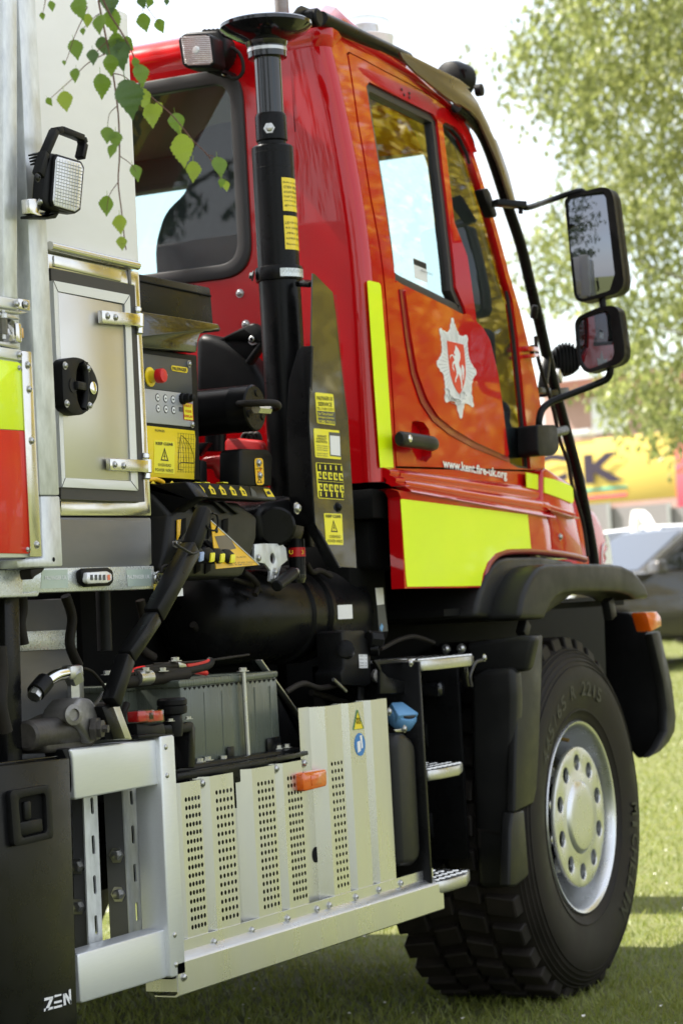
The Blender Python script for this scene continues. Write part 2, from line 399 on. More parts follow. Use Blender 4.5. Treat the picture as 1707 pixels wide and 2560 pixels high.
box('roof_skin', -1.0, -.05, .3, 2.0, 2.82, 2.84, 'headliner', T, 0)
# far side of the cab, so that the windows look through to daylight
YF = 2.2
far_win = rounded([(-.93, 1.98), (-.12, 1.90), (-.22, 2.56), (-.88, 2.66)], .05)
sheet('far_side', [(XR, zb)]+[(XR, 2.84)]+[(p[0], p[1]) for p in roof_edge[2:]+sil]+[(sil[-1][0], zb)], [far_win], fY(YF), .03, 'headliner', T, .3)
box('cab_floor', XR, .1, .12, 2.2, 1.50, 1.58, 'black_matt', T)
box('dashboard', -.3, .07, .14, 2.18, 1.58, 1.86, 'seat_cloth', T, .04)
box('cab_front', .10, .2, .16, 2.2, 1.3, 1.72, 'dark_red', T, .01)
for y in (.70, 1.6):
    sb = prX('seat_back', rounded([(y-.27, 1.72), (y+.27, 1.72), (y+.28, 2.40), (y+.24, 2.50), (y+.15, 2.56), (y+.14, 2.70), (y+.08, 2.75), (y-.08, 2.75), (y-.14, 2.70), (y-.15, 2.56), (y-.24, 2.50), (y-.28, 2.40)], .04, 4), -.82, -.68, 'seat_cloth', T, .035, 4)
    box('seat_cushion', -.8, -.25, y-.27, y+.27, 1.62, 1.78, 'seat_cloth', T, .05, 3)
# windscreen (leaning glass between the pillars) and a visor strip
wsp = [(p[0]+.01, Ys(p[1])+.04, p[1]) for p in (roof_edge[-2], sil[1], sil[-2])]
vs = []
for p in wsp: vs += [(p[0], p[1], p[2]), (p[0]+.06, 1.15, p[2]), (p[0], 2.3-p[1], p[2])]
finish('windscreen', mesh(vs, [[0, 1, 4, 3], [1, 2, 5, 4], [3, 4, 7, 6], [4, 5, 8, 7]]), 'window_glass', T, 60)
vs = []; fs = []; tp_ = roof_edge[6:]+sil
for x, z in tp_: vs += [(x-.055, Ys(z)+.035, z), (x-.012, Ys(z)+.035, z), (x-.012, Ys(z)+.145, z), (x-.055, Ys(z)+.145, z)]
for i_ in range(len(tp_)-1):
    for j_ in range(4): fs.append([4*i_+j_, 4*i_+(j_+1) % 4, 4*i_+4+(j_+1) % 4, 4*i_+4+j_])
finish('pillar_trim', mesh(vs, fs), 'headliner', T, 40)
box('screen_header', -.12, -.05, .22, 2.1, 2.715, 2.82, 'headliner', T, .005)
tube('steering_wheel', [(-.32+.06*cos(a), .68+.2*sin(a), 2.0+.17*cos(a)) for a in [2*pi*i/16 for i in range(17)]], .015, 'black_plastic', T, 8, 2)

# ------------------------------------------------------------------ rear window
rs = sheet('window_seal', rounded([(wy0-.02, wz0-.02), (wy1+.02, wz0-.02), (wy1+.02, wz1+.02), (wy0-.02, wz1+.02)], .10, 7),
           [rounded([(wy0+.022, wz0+.022), (wy1-.022, wz0+.022), (wy1-.022, wz1-.022), (wy0+.022, wz1-.022)], .065, 7)], fX(XR-.012), .03, 'rubber_seal', T, 0, .006, .05)
gb = sheet('rear_window', rounded([(wy0+.018, wz0+.018), (wy1-.018, wz0+.018), (wy1-.018, wz1-.018), (wy0+.018, wz1-.018)], .06, 6), [], fX(XR+.006), 0, 'rear_glass', T, 0)

# ------------------------------------------------------------------ door, windows
win_main = oS(4, [(716, 566), (735, 535), (940, 640), (1150, 745), (1180, 790), (1215, 1100), (1262, 1500), (1302, 1880)])+oS(5, [(735, 320), (742, 352), (725, 358), (520, 255), (345, 170), (318, 150)])+oS(4, [(908, 1850), (860, 1500), (800, 1100), (752, 800)])
qtr = oS(4, [(1213, 815), (1235, 800), (1300, 832), (1350, 892), (1400, 1000), (1475, 1220), (1525, 1400)])+oS(5, [(985, 20), (1032, 300), (1060, 500), (1100, 900), (1130, 1200), (1138, 1306), (1060, 1298), (1012, 1272), (992, 1200), (962, 930), (930, 720), (880, 520), (832, 430), (806, 400), (782, 220), (750, 0)])+oS(4, [(1290, 1450), (1250, 1110)])
rec = oS(5, [(412, 1015), (440, 1008), (485, 1020), (515, 1062), (530, 1150), (532, 1225), (500, 1262), (440, 1246), (415, 1200), (402, 1100)])
def shrink(pts, d):
    c = Vector((sum(p[0] for p in pts)/len(pts), sum(p[1] for p in pts)/len(pts))); out = []
    for p in pts:
        v = Vector(p)-c; out.append(tuple(c+v*(1-d/v.length)))
    return out
def inset(pts, d):
    """move every vertex of a closed outline inwards by d"""
    A = sum(pts[i][0]*pts[(i+1) % len(pts)][1]-pts[(i+1) % len(pts)][0]*pts[i][1] for i in range(len(pts))); sg = 1 if A > 0 else -1
    out = []
    for i in range(len(pts)):
        p0, p, p1 = Vector(pts[i-1]), Vector(pts[i]), Vector(pts[(i+1) % len(pts)])
        a = (p-p0).normalized(); b = (p1-p).normalized(); n1 = Vector((-a.y, a.x))*sg; n2 = Vector((-b.y, b.x))*sg; m_ = n1+n2
        if m_.length < 1e-6: m_ = n1
        m_.normalize(); out.append(tuple(p+m_*d/max(.5, m_.dot(n1))))
    return out
door_in = inset(door_out, .006)
door = sheet('door', door_in, [win_main, qtr, rec], fS(-.002), .03, 'red_paint', T, .08, .004)
sheet('handle_recess', inset(rec, -.012), [], fS(.028), .01, 'red_paint', door, 0)
fr = inset(win_main, .026)
sheet('window_channel', inset(win_main, .001), [fr], fS(.006), .03, 'rubber_seal', door, 0, .003)
bar('window_divider', k3S(4, 1148, 800, .02), k3S(5, 716, 335, .02), .03, .05, 'black_plastic', door, (0, 1, 0), .004)
g1 = sheet('door_window', inset(win_main, .02), [], fS(.02), 0, 'window_glass', door, .1)
g2 = sheet('quarter_window', inset(qtr, .001), [], fS(.012), 0, 'window_glass', door, .1)
sheet('quarter_seal', inset(qtr, -.001), [inset(qtr, .008)], fS(.008), .01, 'rubber_seal', door, 0)
# A pillar, a rounded red bar along the windscreen edge
tube('windscreen_pillar', [Vector((p[0]-.004, Ys(p[1])+.022, p[1])) for p in roof_edge[5:]+sil], .02, 'red_paint', T, 12, 4)
# paper notice in the window
q = [kS(5, *p) for p in ((458, 5), (540, 40), (548, 160), (468, 130))]
sheet('window_notice', q, [], fS(.0195), 0, 'white_vinyl', door, 0)
q = [kS(5, *p) for p in ((460, 10), (538, 42), (540, 78), (463, 45))]
sheet('notice_heading', q, [], fS(.019), 0, 'grey_plastic', door, 0)
tY('28636-05243', 5, (468, 92, 540, 122, 14), .1185, 'ink', door)
# raised lower panel that carries the badge
panel = oS(5, [(352, 212), (365, 208), (480, 250), (590, 300), (720, 368), (795, 410), (828, 440), (872, 520), (920, 720), (950, 930), (980, 1180), (990, 1222), (960, 1222), (780, 1140), (650, 1062), (555, 985), (488, 880), (428, 715), (390, 500)])
sheet('badge_panel', rounded(panel, .012, 2), [], fS(-.012), .014, 'red_paint', door, .08, .005)
groove = oS(5, [(330, 205), (352, 205), (392, 500), (430, 715), (490, 880), (557, 985), (652, 1062), (782, 1140), (1000, 1236), (1000, 1262), (775, 1172), (632, 1092), (532, 1010), (460, 900), (402, 725), (365, 500)])
sheet('door_crease_shade', groove, [], fS(-.006), .006, 'dark_red', door, 0, .002)  # strip in darker red: the shade of the crease put into the colour
# belt mouldings across the door and the corner behind it
def belt(name, xa, xb, par, ytop, ybot):
    """ribs running along the cab between z lines, rounded outwards"""
    P = []
    for i in range(25):
        t = i/24; base = .098+(.058-.098)*t
        P.append((base-.012*abs(sin(pi*2.5*t))**.7, t))
    vs = []; fs = []; M = len(P)
    S = 10
    for s in range(S+1):
        f = s/S; zt = ytop[0]+(ytop[1]-ytop[0])*f; zb_ = ybot[0]+(ybot[1]-ybot[0])*f; x = xa+(xb-xa)*f
        for y, t in P: vs.append((x, y, zt+(zb_-zt)*t))
        for y, t in reversed(P): vs.append((x, y+.03, zt+(zb_-zt)*t))
    for s in range(S):
        for j in range(2*M):
            j2 = (j+1) % (2*M); fs.append([s*2*M+j, s*2*M+j2, (s+1)*2*M+j2, (s+1)*2*M+j])
    fs.append(list(range(2*M))); fs.append([S*2*M+j for j in range(2*M)])
    return finish(name, mesh(vs, fs), 'red_paint', par, 50)
a = kY(5, 318, 1298, .09); b = kY(5, 1206, 1415, .09); c = kY(5, 285, 1440, .06); d = kY(5, 1245, 1605, .06)
belt('belt_moulding', a[0], b[0], door, (a[1], b[1]), (c[1], d[1]))
belt('corner_moulding', XR+.035, a[0]-.008, T, (a[1], a[1]), (a[1]-.055, a[1]-.055))
low = [kY(5, x, y, .06) for x, y in [(285, 1425), (330, 1440), (346, 1475), (370, 2036), (842, 2030), (855, 1960), (882, 1880), (930, 1826), (1000, 1803), (1130, 1800), (1268, 1812), (1255, 1660), (1238, 1600)]]
sheet('door_skirt', low, [], fY(.06), .04, 'red_paint', door, .1, .008)
ylw = [kY(5, x, y, .058) for x, y in [(347, 1492), (358, 1488), (1124, 1584), (1145, 1792), (1000, 1796), (926, 1822), (876, 1878), (850, 1950), (838, 2020), (388, 2026), (380, 1960)]]
sheet('reflective_panel', ylw, [], fY(.0585), .0012, 'hi_vis', door, 0)
sheet('reflective_stripe', oS(5, [(140, 154), (150, 150), (212, 165), (222, 180), (255, 600), (300, 1296), (218, 1296), (180, 760)]), [], fS(-.0015), .0012, 'hi_vis', T, 0)
sheet('reflective_patch', oS(5, [(1084, 1328), (1196, 1350), (1200, 1444), (1088, 1420)]), [], fY(.082), .004, 'hi_vis', door, 0)
# front corner of the cab, ahead of the door
fc = [kY(11, x, y, .07) for x, y in [(462, 1080), (500, 1050), (560, 1090), (690, 1172), (704, 1330), (735, 1500), (785, 1738), (690, 1712), (545, 1690), (522, 1450), (484, 1380), (436, 1350), (462, 1290)]]
fcp = prY('front_corner', fc, .07, .4, 'red_paint', T, .012, 3)
sheet('reflective_patch', [kY(11, x, y, .066) for x, y in [(484, 1125), (560, 1142), (680, 1186), (698, 1210), (704, 1300), (694, 1322), (600, 1282), (484, 1240)]], [], fY(.066), .004, 'hi_vis', fcp, 0)
cc = belt('corner_moulding', kY(11, 462, 1290, .07)[0], kY(11, 690, 1330, .07)[0], T, (kY(11, 462, 1250, .07)[1], kY(11, 690, 1330, .07)[1]), (kY(11, 480, 1375, .07)[1], kY(11, 690, 1440, .07)[1]))
bY(fcp, 11, 600, 1575, .07, .009, 'dome')
# arch lip under the door skirt
lip = [k3Y(5, x, y, .07) for x, y in [(838, 2036), (852, 1965), (880, 1888), (930, 1832), (1000, 1810), (1130, 1806), (1268, 1818)]]+[k3Y(11, x, y, .07) for x, y in [(690, 1720), (785, 1745)]]
tube('arch_lip', lip, .012, 'dark_red', T, 8, 3)
# bonnet beyond the bar, with part of a white badge
hood = [(max(a_, .22), b_) for a_, b_ in [kY(11, x, y, .62) for x, y in [(700, 1200), (820, 1282), (880, 1342), (930, 1430), (962, 1545), (1000, 1680), (1012, 1790), (1012, 2000), (700, 2000)]]]
hb = prY('bonnet', hood, .62, 1.7, 'red_paint', T, .06, 4)
sheet('bonnet_badge', [kY(11, x, y, .618) for x, y in [(938, 1560), (950, 1545), (972, 1600), (985, 1680), (995, 1780), (930, 1780), (950, 1740), (935, 1700), (960, 1660)]], [], fY(.617), .003, 'white_vinyl', hb, 0)
tube('badge_ring', [k3Y(11, x, y, .617) for x, y in [(945, 1622), (925, 1640), (917, 1700), (918, 1780)]], .004, 'white_vinyl', hb, 6, 4)
# door handle
hp = [k3S(5, x, y, -.045) for x, y in [(335, 1118), (420, 1130), (555, 1152)]]
hnd = finish('door_handle', sweep_mesh(catmull(hp, 6), lambda i, n: [(.017*cos(a_)*(1 if 0 < i < n-1 else .8), .022*sin(a_)*(1 if 0 < i < n-1 else .8)) for a_ in [2*pi*j/12 for j in range(12)]]), 'grey_plastic', door, 60)
cyl('handle_foot', k3S(5, 545, 1150, -.035), k3S(5, 545, 1150, .0), .012, 'grey_plastic', hnd)
cyl('handle_foot', k3S(5, 350, 1120, -.035), k3S(5, 350, 1120, .0), .012, 'grey_plastic', hnd)
lathe('key_lock', k3S(5, 398, 1118, -.058), (0, -1, 0), [(.011, 0), (.011, .004), (.008, .006)], 'chrome', hnd, 14)
# web address
tY('www.kent.fire-uk.org', 5, (605, 1312, 997, 1382, 74), .0955, 'white_vinyl', door, .028, 'web_address')
for x, y in ((950, 585), (1000, 610), (966, 620), (1000, 637)): bolt(door, k3S(4, x, y, -.003), (0, -1, 0), .005, 'rivet', 'ink', 'screw')

# ------------------------------------------------------------------ county badge
BO = -.0135
def em(pts): return oS(15, pts)
star = em([(770, 205), (785, 197), (800, 210), (812, 280), (826, 295), (830, 330), (842, 345), (846, 380), (860, 385), (880, 440), (905, 450), (930, 455), (950, 450), (968, 436), (990, 445), (1003, 490), (1000, 530), (990, 550), (1000, 575), (995, 600), (1005, 625), (1000, 660), (1010, 690), (1008, 720), (1020, 750), (1022, 780), (1035, 800), (1040, 830), (1062, 850), (1080, 890), (1110, 920), (1122, 960), (1118, 1000), (1095, 1015), (1082, 1045), (1070, 1060), (1070, 1100), (1055, 1120), (1055, 1200), (1050, 1260), (1068, 1310), (1072, 1370), (1086, 1420), (1078, 1452), (1058, 1448), (1030, 1420), (1000, 1405), (975, 1400), (965, 1385), (950, 1420), (945, 1470), (935, 1480), (930, 1530), (925, 1590), (905, 1613), (888, 1595), (872, 1530), (855, 1500), (850, 1440), (830, 1410), (822, 1380), (800, 1370), (770, 1360), (740, 1368), (715, 1385), (698, 1385), (682, 1360), (675, 1310), (690, 1250), (680, 1220), (685, 1160), (678, 1130), (680, 1090), (668, 1060), (668, 1020), (652, 980), (640, 960), (615, 950), (605, 910), (580, 890), (566, 850), (570, 800), (592, 785), (605, 750), (622, 735), (628, 700), (640, 680), (636, 640), (642, 610), (632, 580), (635, 540), (622, 510), (625, 470), (608, 420), (600, 370), (612, 342), (632, 345), (648, 375), (665, 372), (680, 385), (700, 398), (722, 400), (740, 375), (755, 345), (752, 300), (768, 275)])
st = sheet('county_badge', star, [], fS(BO), .0012, 'white_vinyl', door, 0, 0, .03)
for f, tipp in enumerate(star[::2]):
    c = Vector(kS(15, 850, 860)); tp = Vector(tipp); a_ = c+(tp-c)*.52; b_ = c+(tp-c)*.93; d_ = (tp-c).normalized(); nn_ = Vector((-d_.y, d_.x))*.0011
    sheet('ray_line', [tuple(a_-nn_*.4), tuple(b_-nn_), tuple(b_+nn_), tuple(a_+nn_*.4)], [], fS(BO-.0006), 0, 'white_line', st, 0)
sheet('badge_shield', em([(705, 520), (935, 575), (950, 700), (962, 860), (965, 1000), (945, 1120), (912, 1215), (880, 1270), (835, 1215), (790, 1120), (752, 990), (732, 830), (718, 680)]), [], fS(BO-.0014), .001, 'shield_red', st, 0)
sheet('badge_horse', em([(818, 582), (835, 605), (862, 645), (884, 700), (886, 770), (868, 830), (872, 870), (895, 915), (910, 985), (905, 1040), (915, 1110), (912, 1200), (900, 1195), (898, 1120), (885, 1050), (870, 1000), (855, 985), (852, 1020), (830, 1060), (825, 1105), (812, 1095), (815, 1050), (835, 1000), (830, 940), (815, 880), (808, 840), (795, 845), (788, 880), (804, 945), (795, 950), (778, 900), (776, 850), (783, 815), (805, 800), (790, 750), (775, 728), (752, 738), (747, 768), (738, 765), (742, 725), (775, 710), (800, 735), (815, 720), (800, 700), (795, 680), (812, 650), (815, 610)]), [], fS(BO-.002), 0, 'white_vinyl', st, 0, 0, .01)
sheet('badge_horse', em([(903, 865), (915, 855), (930, 875), (942, 930), (938, 1000), (932, 1070), (922, 1075), (918, 1000), (905, 930)]), [], fS(BO-.002), 0, 'white_vinyl', st, 0)
sheet('badge_ribbon', em([(730, 1195), (790, 1200), (800, 1290), (860, 1320), (940, 1325), (945, 1250), (1000, 1230), (1030, 1290), (1000, 1330), (955, 1395), (890, 1400), (820, 1365), (790, 1310), (740, 1270)]), [], fS(BO-.0016), 0, 'white_vinyl', st, 0)
for s_ in ([(722, 1190), (770, 1190), (800, 1220), (805, 1290), (860, 1320), (945, 1325), (950, 1250), (1000, 1232), (1040, 1290)], [(730, 1270), (770, 1280), (815, 1362), (885, 1405), (955, 1400), (975, 1330), (1030, 1330)]):
    tube('ribbon_edge', [k3S(15, x, y, BO-.0018) for x, y in s_], .0009, 'white_line', st, 4, 3)
tY('INVICTA', 15, (818, 1352, 958, 1378, 38), .10+BO-.0022, 'ink', st)
# ------------------------------------------------------------------ front wheel (axle along Y, hub at z .555)
HZ = .555
def ring_mesh(prof, seg=72, flat=True):
    """prof = (r, y): revolve round the axle; flatten where it meets the ground"""
    vs = []; fs = []
    for r, y in prof:
        for i in range(seg):
            t = 2*pi*i/seg; z = HZ+r*cos(t)
            vs.append((r*sin(t), y, max(z, .004) if flat else z))
    for j in range(len(prof)-1):
        for i in range(seg): fs.append([j*seg+i, j*seg+(i+1) % seg, (j+1)*seg+(i+1) % seg, (j+1)*seg+i])
    return vs, fs
rim_prof = [(.304, .012), (.3055, .0), (.301, -.008), (.293, -.005), (.288, .006), (.284, .03), (.276, .055), (.268, .085), (.262, .12), (.25, .165), (.18, .175), (.05, .178)]
v, f = ring_mesh(rim_prof, 64, False); wheel = finish('wheel', mesh(v, f), 'silver_wheel', T, 50)
tp = [(.296, .03), (.300, .012), (.306, .000), (.318, -.008), (.335, -.014), (.336, -.0165), (.340, -.0165), (.341, -.0145), (.375, -.023), (.41, -.028), (.44, -.029), (.465, -.026)]
for r, y in ((.478, -.022), (.492, -.0165), (.506, -.009), (.519, .001), (.529, .011)):
    tp += [(r, y), (r+.001, y-.003), (r+.004, y-.0022), (r+.005, y+.002)]
tp += [(.541, .026), (.546, .045), (.548, .09), (.549, .22), (.548, .35), (.546, .395), (.53, .425), (.49, .455), (.42, .468), (.33, .45), (.296, .42)]
v, f = ring_mesh(tp, 96); tyre = finish('tyre', mesh(v, f), 'rubber', wheel, 50)
bm = bmesh.new()
def block(t0, t1, y0, y1, r0, r1, skew=0., y0r=None):
    vs = []
    for r in (r0, r1):
        sh = .012 if r == r1 else 0
        for t, y, s in ((t0, y0, 0), (t1, y0, 0), (t1, y1, skew), (t0, y1, skew)):
            yy = y+(sh if y == y0 and y0 < .05 else 0); tt = t+s+(.006 if t == t0 else -.006)*(1 if r == r1 else 0)
            z = HZ+r*cos(tt); vs.append(bm.verts.new((r*sin(tt), yy, max(z, 0.))))
    for q in ((0, 1, 2, 3), (4, 5, 6, 7), (0, 1, 5, 4), (1, 2, 6, 5), (2, 3, 7, 6), (3, 0, 4, 7)): bm.faces.new([vs[i] for i in q])
NB = 34
for i in range(NB):
    t = 2*pi*i/NB; w = 2*pi/NB
    block(t, t+w*.66, .012, .115, .520, .572, w*.12)
    block(t+w*.45, t+w*1.1, .13, .215, .54, .573, w*.16)
    block(t+w*.1, t+w*.76, .228, .31, .54, .573, -w*.16)
    block(t+w*.5, t+w*1.16, .325, .43, .530, .572, -w*.12)
bmesh.ops.recalc_face_normals(bm, faces=bm.faces); me = bpy.data.meshes.new('tread'); bm.to_mesh(me); bm.free()
finish('tread', me, 'rubber', tyre, 30, .004, 1)
def arc_text(s, r, a0, a1, h, m, par, name, y, flip=False):
    """letters set round the wheel; angles clockwise from the top as seen from outside"""
    n = len(s); hold = []
    for i, ch in enumerate(s):
        if ch == ' ': continue
        a_ = a0+(a1-a0)*i/(n-1); rad = Vector((sin(a_), 0, cos(a_))); tan = Vector((cos(a_), 0, -sin(a_)))
        up, rt = (rad, tan) if not flip else (-rad, -tan)
        w = abs(a1-a0)/(n-1)*r*(.80 if ch not in 'I/.1' else .34)
        o = Vector((0, y, HZ))+rad*r-rt*w/2-up*h/2
        hold.append(text(name, ch, o, rt, up, w, h, m, par, .02, .0005))
    return hold
arc_text('445/65 R 22.5', .405, radians(-58), radians(22), .046, 'letter_rubber', tyre, 'tyre_size', -.0292)
arc_text('MICHELIN', .425, radians(92), radians(141), .058, 'letter_rubber', tyre, 'tyre_maker', -.0302)
hub = sheet('hub_cover', circ((0, HZ), .2215, 48), [circ((.172*sin(2*pi*i/10), HZ+.172*cos(2*pi*i/10)), .0255, 14) for i in range(10)], fY(.002), .014, 'silver_wheel', wheel, 0, .003, .05)
lathe('hub_cap', (0, .004, HZ), (0, -1, 0), [(.118, 0), (.114, .005), (.104, .0115), (.099, .013), (.06, .0135), (.004, .014)], 'silver_wheel', wheel, 48, True, 60)
for i in range(10):
    a_ = 2*pi*i/10; bolt(wheel, (.172*sin(a_), .05, HZ+.172*cos(a_)), (0, -1, 0), .017, 'hex', 'bolt_steel', 'wheel_nut')
lathe('wheel_hub', (0, .17, HZ), (0, -1, 0), [(.2, 0), (.2, .07), (.15, .10), (.15, .15)], 'black_satin', wheel, 32)
cyl('valve_stem', (-.02, .06, HZ+.252), (-.012, .02, HZ+.243), .006, 'brass', wheel, 10)
lathe('brake_drum', (0, .44, HZ), (0, -1, 0), [(.22, 0), (.22, .2)], 'black_matt', wheel, 24)

# ------------------------------------------------------------------ mudguards
FL = -.045
outer = [(300, 2192), (305, 2110), (325, 2020), (360, 1935), (405, 1860), (455, 1805), (520, 1780), (700, 1774), (1000, 1780), (1080, 1792), (1150, 1825), (1200, 1872), (1240, 1930), (1282, 2035)]
inner = [(1182, 2046), (1140, 2018), (1080, 1998), (1000, 1990), (720, 1992), (640, 2005), (585, 2032), (545, 2075), (518, 2125), (492, 2196)]
fl = [kY(11, x, y, FL) for x, y in outer+inner]
flare = prY('wheel_arch', fl, FL, .11, 'grey_plastic', T, .016, 4)
fl2 = [kY(11, x, y, .03) for x, y in [(15, 2180), (22, 2090), (50, 1990), (95, 1880), (150, 1790), (200, 1745), (260, 1725), (500, 1720), (760, 1760), (760, 2000), (500, 2190)]]
prY('arch_liner', fl2, .05, .5, 'grey_plastic', T, .015, 3)
box('wheel_well', -.72, kY(20, 600, 1700, .46)[0], .46, .5, .6, 1.25, 'black_matt', T)
box('well_roof', -.75, .8, .10, .5, 1.215, 1.235, 'black_matt', T, 0)
# rear guard, a moulded corner panel between step and wheel
gx = lambda x, y: kY(9, x, y, -.03)
side = [gx(*p) for p in [(578, 470), (694, 458), (690, 620), (676, 1000), (664, 1215), (650, 1282), (556, 1326), (566, 900)]]
guard = prY('mudguard', side, -.03, .0, 'grey_plastic', T, .008, 3)
low_s = [gx(*p) for p in [(556, 1322), (612, 1308), (636, 1625), (622, 1645), (576, 1682), (540, 1684), (545, 1400)]]
prY('guard_lower', low_s, -.024, .01, 'grey_plastic', T, .008, 3)
Xg = gx(566, 900)[0]
rp = [kX(9, x, y, Xg) for x, y in [(345, 660), (420, 628), (556, 618), (566, 760), (556, 1326), (545, 1684), (385, 1692), (350, 1100)]]
prX('guard_rear', rp, Xg-.012, Xg+.06, 'grey_plastic', guard, .02, 4)
prX('guard_shoulder', [kX(9, x, y, Xg) for x, y in [(300, 505), (560, 466), (640, 470), (600, 640), (345, 655)]], Xg+.02, Xg+.08, 'grey_plastic', guard, .015, 3)
bar('arch_bracket', k3Y(9, 605, 400, .08), k3Y(9, 590, 465, .08), .03, .04, 'grey_plastic', T)
# front flap with amber marker
Xf = .74
ff = [kX(9, x, y, Xf) for x, y in [(985, 350), (1170, 352), (1200, 470), (1240, 520), (1290, 760), (1300, 900), (1270, 980), (1210, 1050), (1150, 1062), (1100, 1000), (1000, 800)]]
flap = prX('front_mudflap', ff, Xf, Xf+.03, 'black_plastic', T, .008, 3)
yo = min(p[0] for p in ff)-.005
fe = [kY(9, x, y, yo) for x, y in [(1222, 455), (1262, 440), (1320, 690), (1340, 860), (1334, 930), (1305, 985), (1262, 1030), (1210, 1058), (1250, 1010), (1292, 930), (1295, 820), (1275, 680)]]
prY('mudflap_edge', fe, yo, yo+.03, 'grey_plastic', flap, .006, 2)
lamp = prY('marker_lamp', [kY(9, x, y, yo-.01) for x, y in [(1172, 352), (1225, 348), (1245, 372), (1250, 420), (1200, 446)]], yo-.025, yo+.03, 'amber', T, .006, 2)
bar('flap_bracket', k3Y(9, 1005, 290, .02), k3Y(9, 1020, 380, .02), .03, .05, 'grey_plastic', T)

# ------------------------------------------------------------------ steps
SF = -.03
cheekX = kY(8, 905, 690, SF)[0]
def step(name, n, top_l, top_r, Yd, par, zlip):
    a = kY(n, *top_l, SF); b = kY(n, *top_r, SF)
    z = (a[1]+b[1])/2; x0, x1 = a[0], b[0]
    pl = [(x0, SF+.0), (x0+.05, SF-.012), (x1-.12, SF-.012), (x1, SF+.03), (x1, SF+Yd), (x0, SF+Yd)]
    s = prZ(name, pl, z-zlip, z, 'zinc', par, .006, 2)
    nx = max(3, int((x1-x0)/.042)); ny = max(2, int(Yd/.035))
    me_ = None
    for i in range(nx):
        for j in range(ny):
            cx = x0+.03+(x1-x0-.06)*(i+(.5 if j % 2 else 0))/nx; cy = SF+.02+Yd*.9*j/ny
            if me_ is None:
                st_ = lathe('tread_stud', (0, 0, 0), (0, 0, 1), [(.014, 0), (.012, .004), (.006, .0055)], 'stainless_bright', s, 8); me_ = st_.data; st_.location = (cx, cy, z); continue
            o = bpy.data.objects.new('tread_stud', me_); COL.objects.link(o); o.parent = s; o.location = (cx, cy, z)
    return s
step('step', 8, (905, 690), (1296, 655), .24, T, .03)
step('step', 8, (950, 1372), (1228, 1360), .2, T, .03)
step('step', 8, (1000, 2072), (1274, 2058), .2, T, .035)
z0 = kY(8, 1000, 2190, SF)[1]; z1 = kY(8, 905, 690, SF)[1]
box('step_cheek', cheekX-.014, cheekX, SF+.004, .3, z0, z1-.004, 'black_satin', T, .003)
box('step_back', cheekX, -.5, .24, .26, z0, z1-.02, 'black_satin', T, .003)
box('step_cheek', Xg-.06, Xg-.045, .125, .26, z0+.03, z1-.01, 'black_satin', T, .003)
for x, y in ((1060, 620), (1158, 617)): bX(T, 8, x, y, -.62, .011, 'dome')
for x, y in ((1065, 1946), (1168, 1946)): bY(T, 8, x, y, .238, .012, 'dome')
for x, y in ((940, 873), (1172, 862)): bY(T, 8, x, y, .238, .006, 'dome')
for x, y in ((832, 708), (1302, 675), (1185, 688)): bY(T, 8, x, y, SF-.002, .008, 'dome')
for c_ in ((1060, 1150), (1090, 1720)):
    p = kY(8, *c_, .236); prY('toe_recess', [(p[0]+.16*cos(a)*(1), p[1]+.085*sin(a)) for a in [2*pi*i/20 for i in range(20)]], .232, .245, 'black_plastic', T, .006)
p = k3Y(8, 1055, 860, .2); box('step_lamp', p.x-.1, p.x+.1, .17, .24, p.z-.03, p.z+.02, 'black_gloss', T, .015, 3)
pY('step_hinge', 8, [(1170, 680), (1196, 690), (1205, 760), (1225, 860), (1200, 860), (1178, 770)], -.02, .015, 'black_satin', T, .002)
tube('step_gasket', [k3Y(8, x, y, -.03) for x, y in [(1296, 690), (1250, 705), (1226, 750), (1212, 800), (1222, 860)]], .005, 'rubber_seal', T, 8)
# urea tank with blue cap
tx = [kY(8, x, y, -.012) for x, y in [(735, 1215), (760, 1165), (800, 1150), (850, 1195), (872, 1240), (905, 1900), (895, 1975), (860, 2005), (775, 2010)]]
tank = prY('fluid_tank', tx, -.012, .16, 'grey_plastic', T, .02, 4)
ne = k3Y(8, 765, 1130, .05); nd = (k3Y(8, 800, 1030, .02)-ne).normalized()
cyl('filler_neck', ne-nd*.03, ne+nd*.07, .03, 'cast_iron', tank)
cap_o = k3Y(8, 780, 1065, .035)
lathe('filler_cap', cap_o, nd, [(.040, -.01), (.042, .0), (.042, .022), (.038, .028), (.01, .03)], 'blue_cap', tank, 18)
cu = nd.cross(Vector((0, 0, 1))).normalized()
bar('cap_grip', cap_o+nd*.025-cu*.036, cap_o+nd*.025+cu*.036, .03, .055, 'blue_cap', tank, nd, .006)
pY('neck_flange', 8, [(728, 1135), (770, 1130), (812, 1118), (808, 1150), (740, 1150)], -.0, .004, 'zinc', tank, .001)
bY(tank, 8, 793, 1130, -.001, .008)

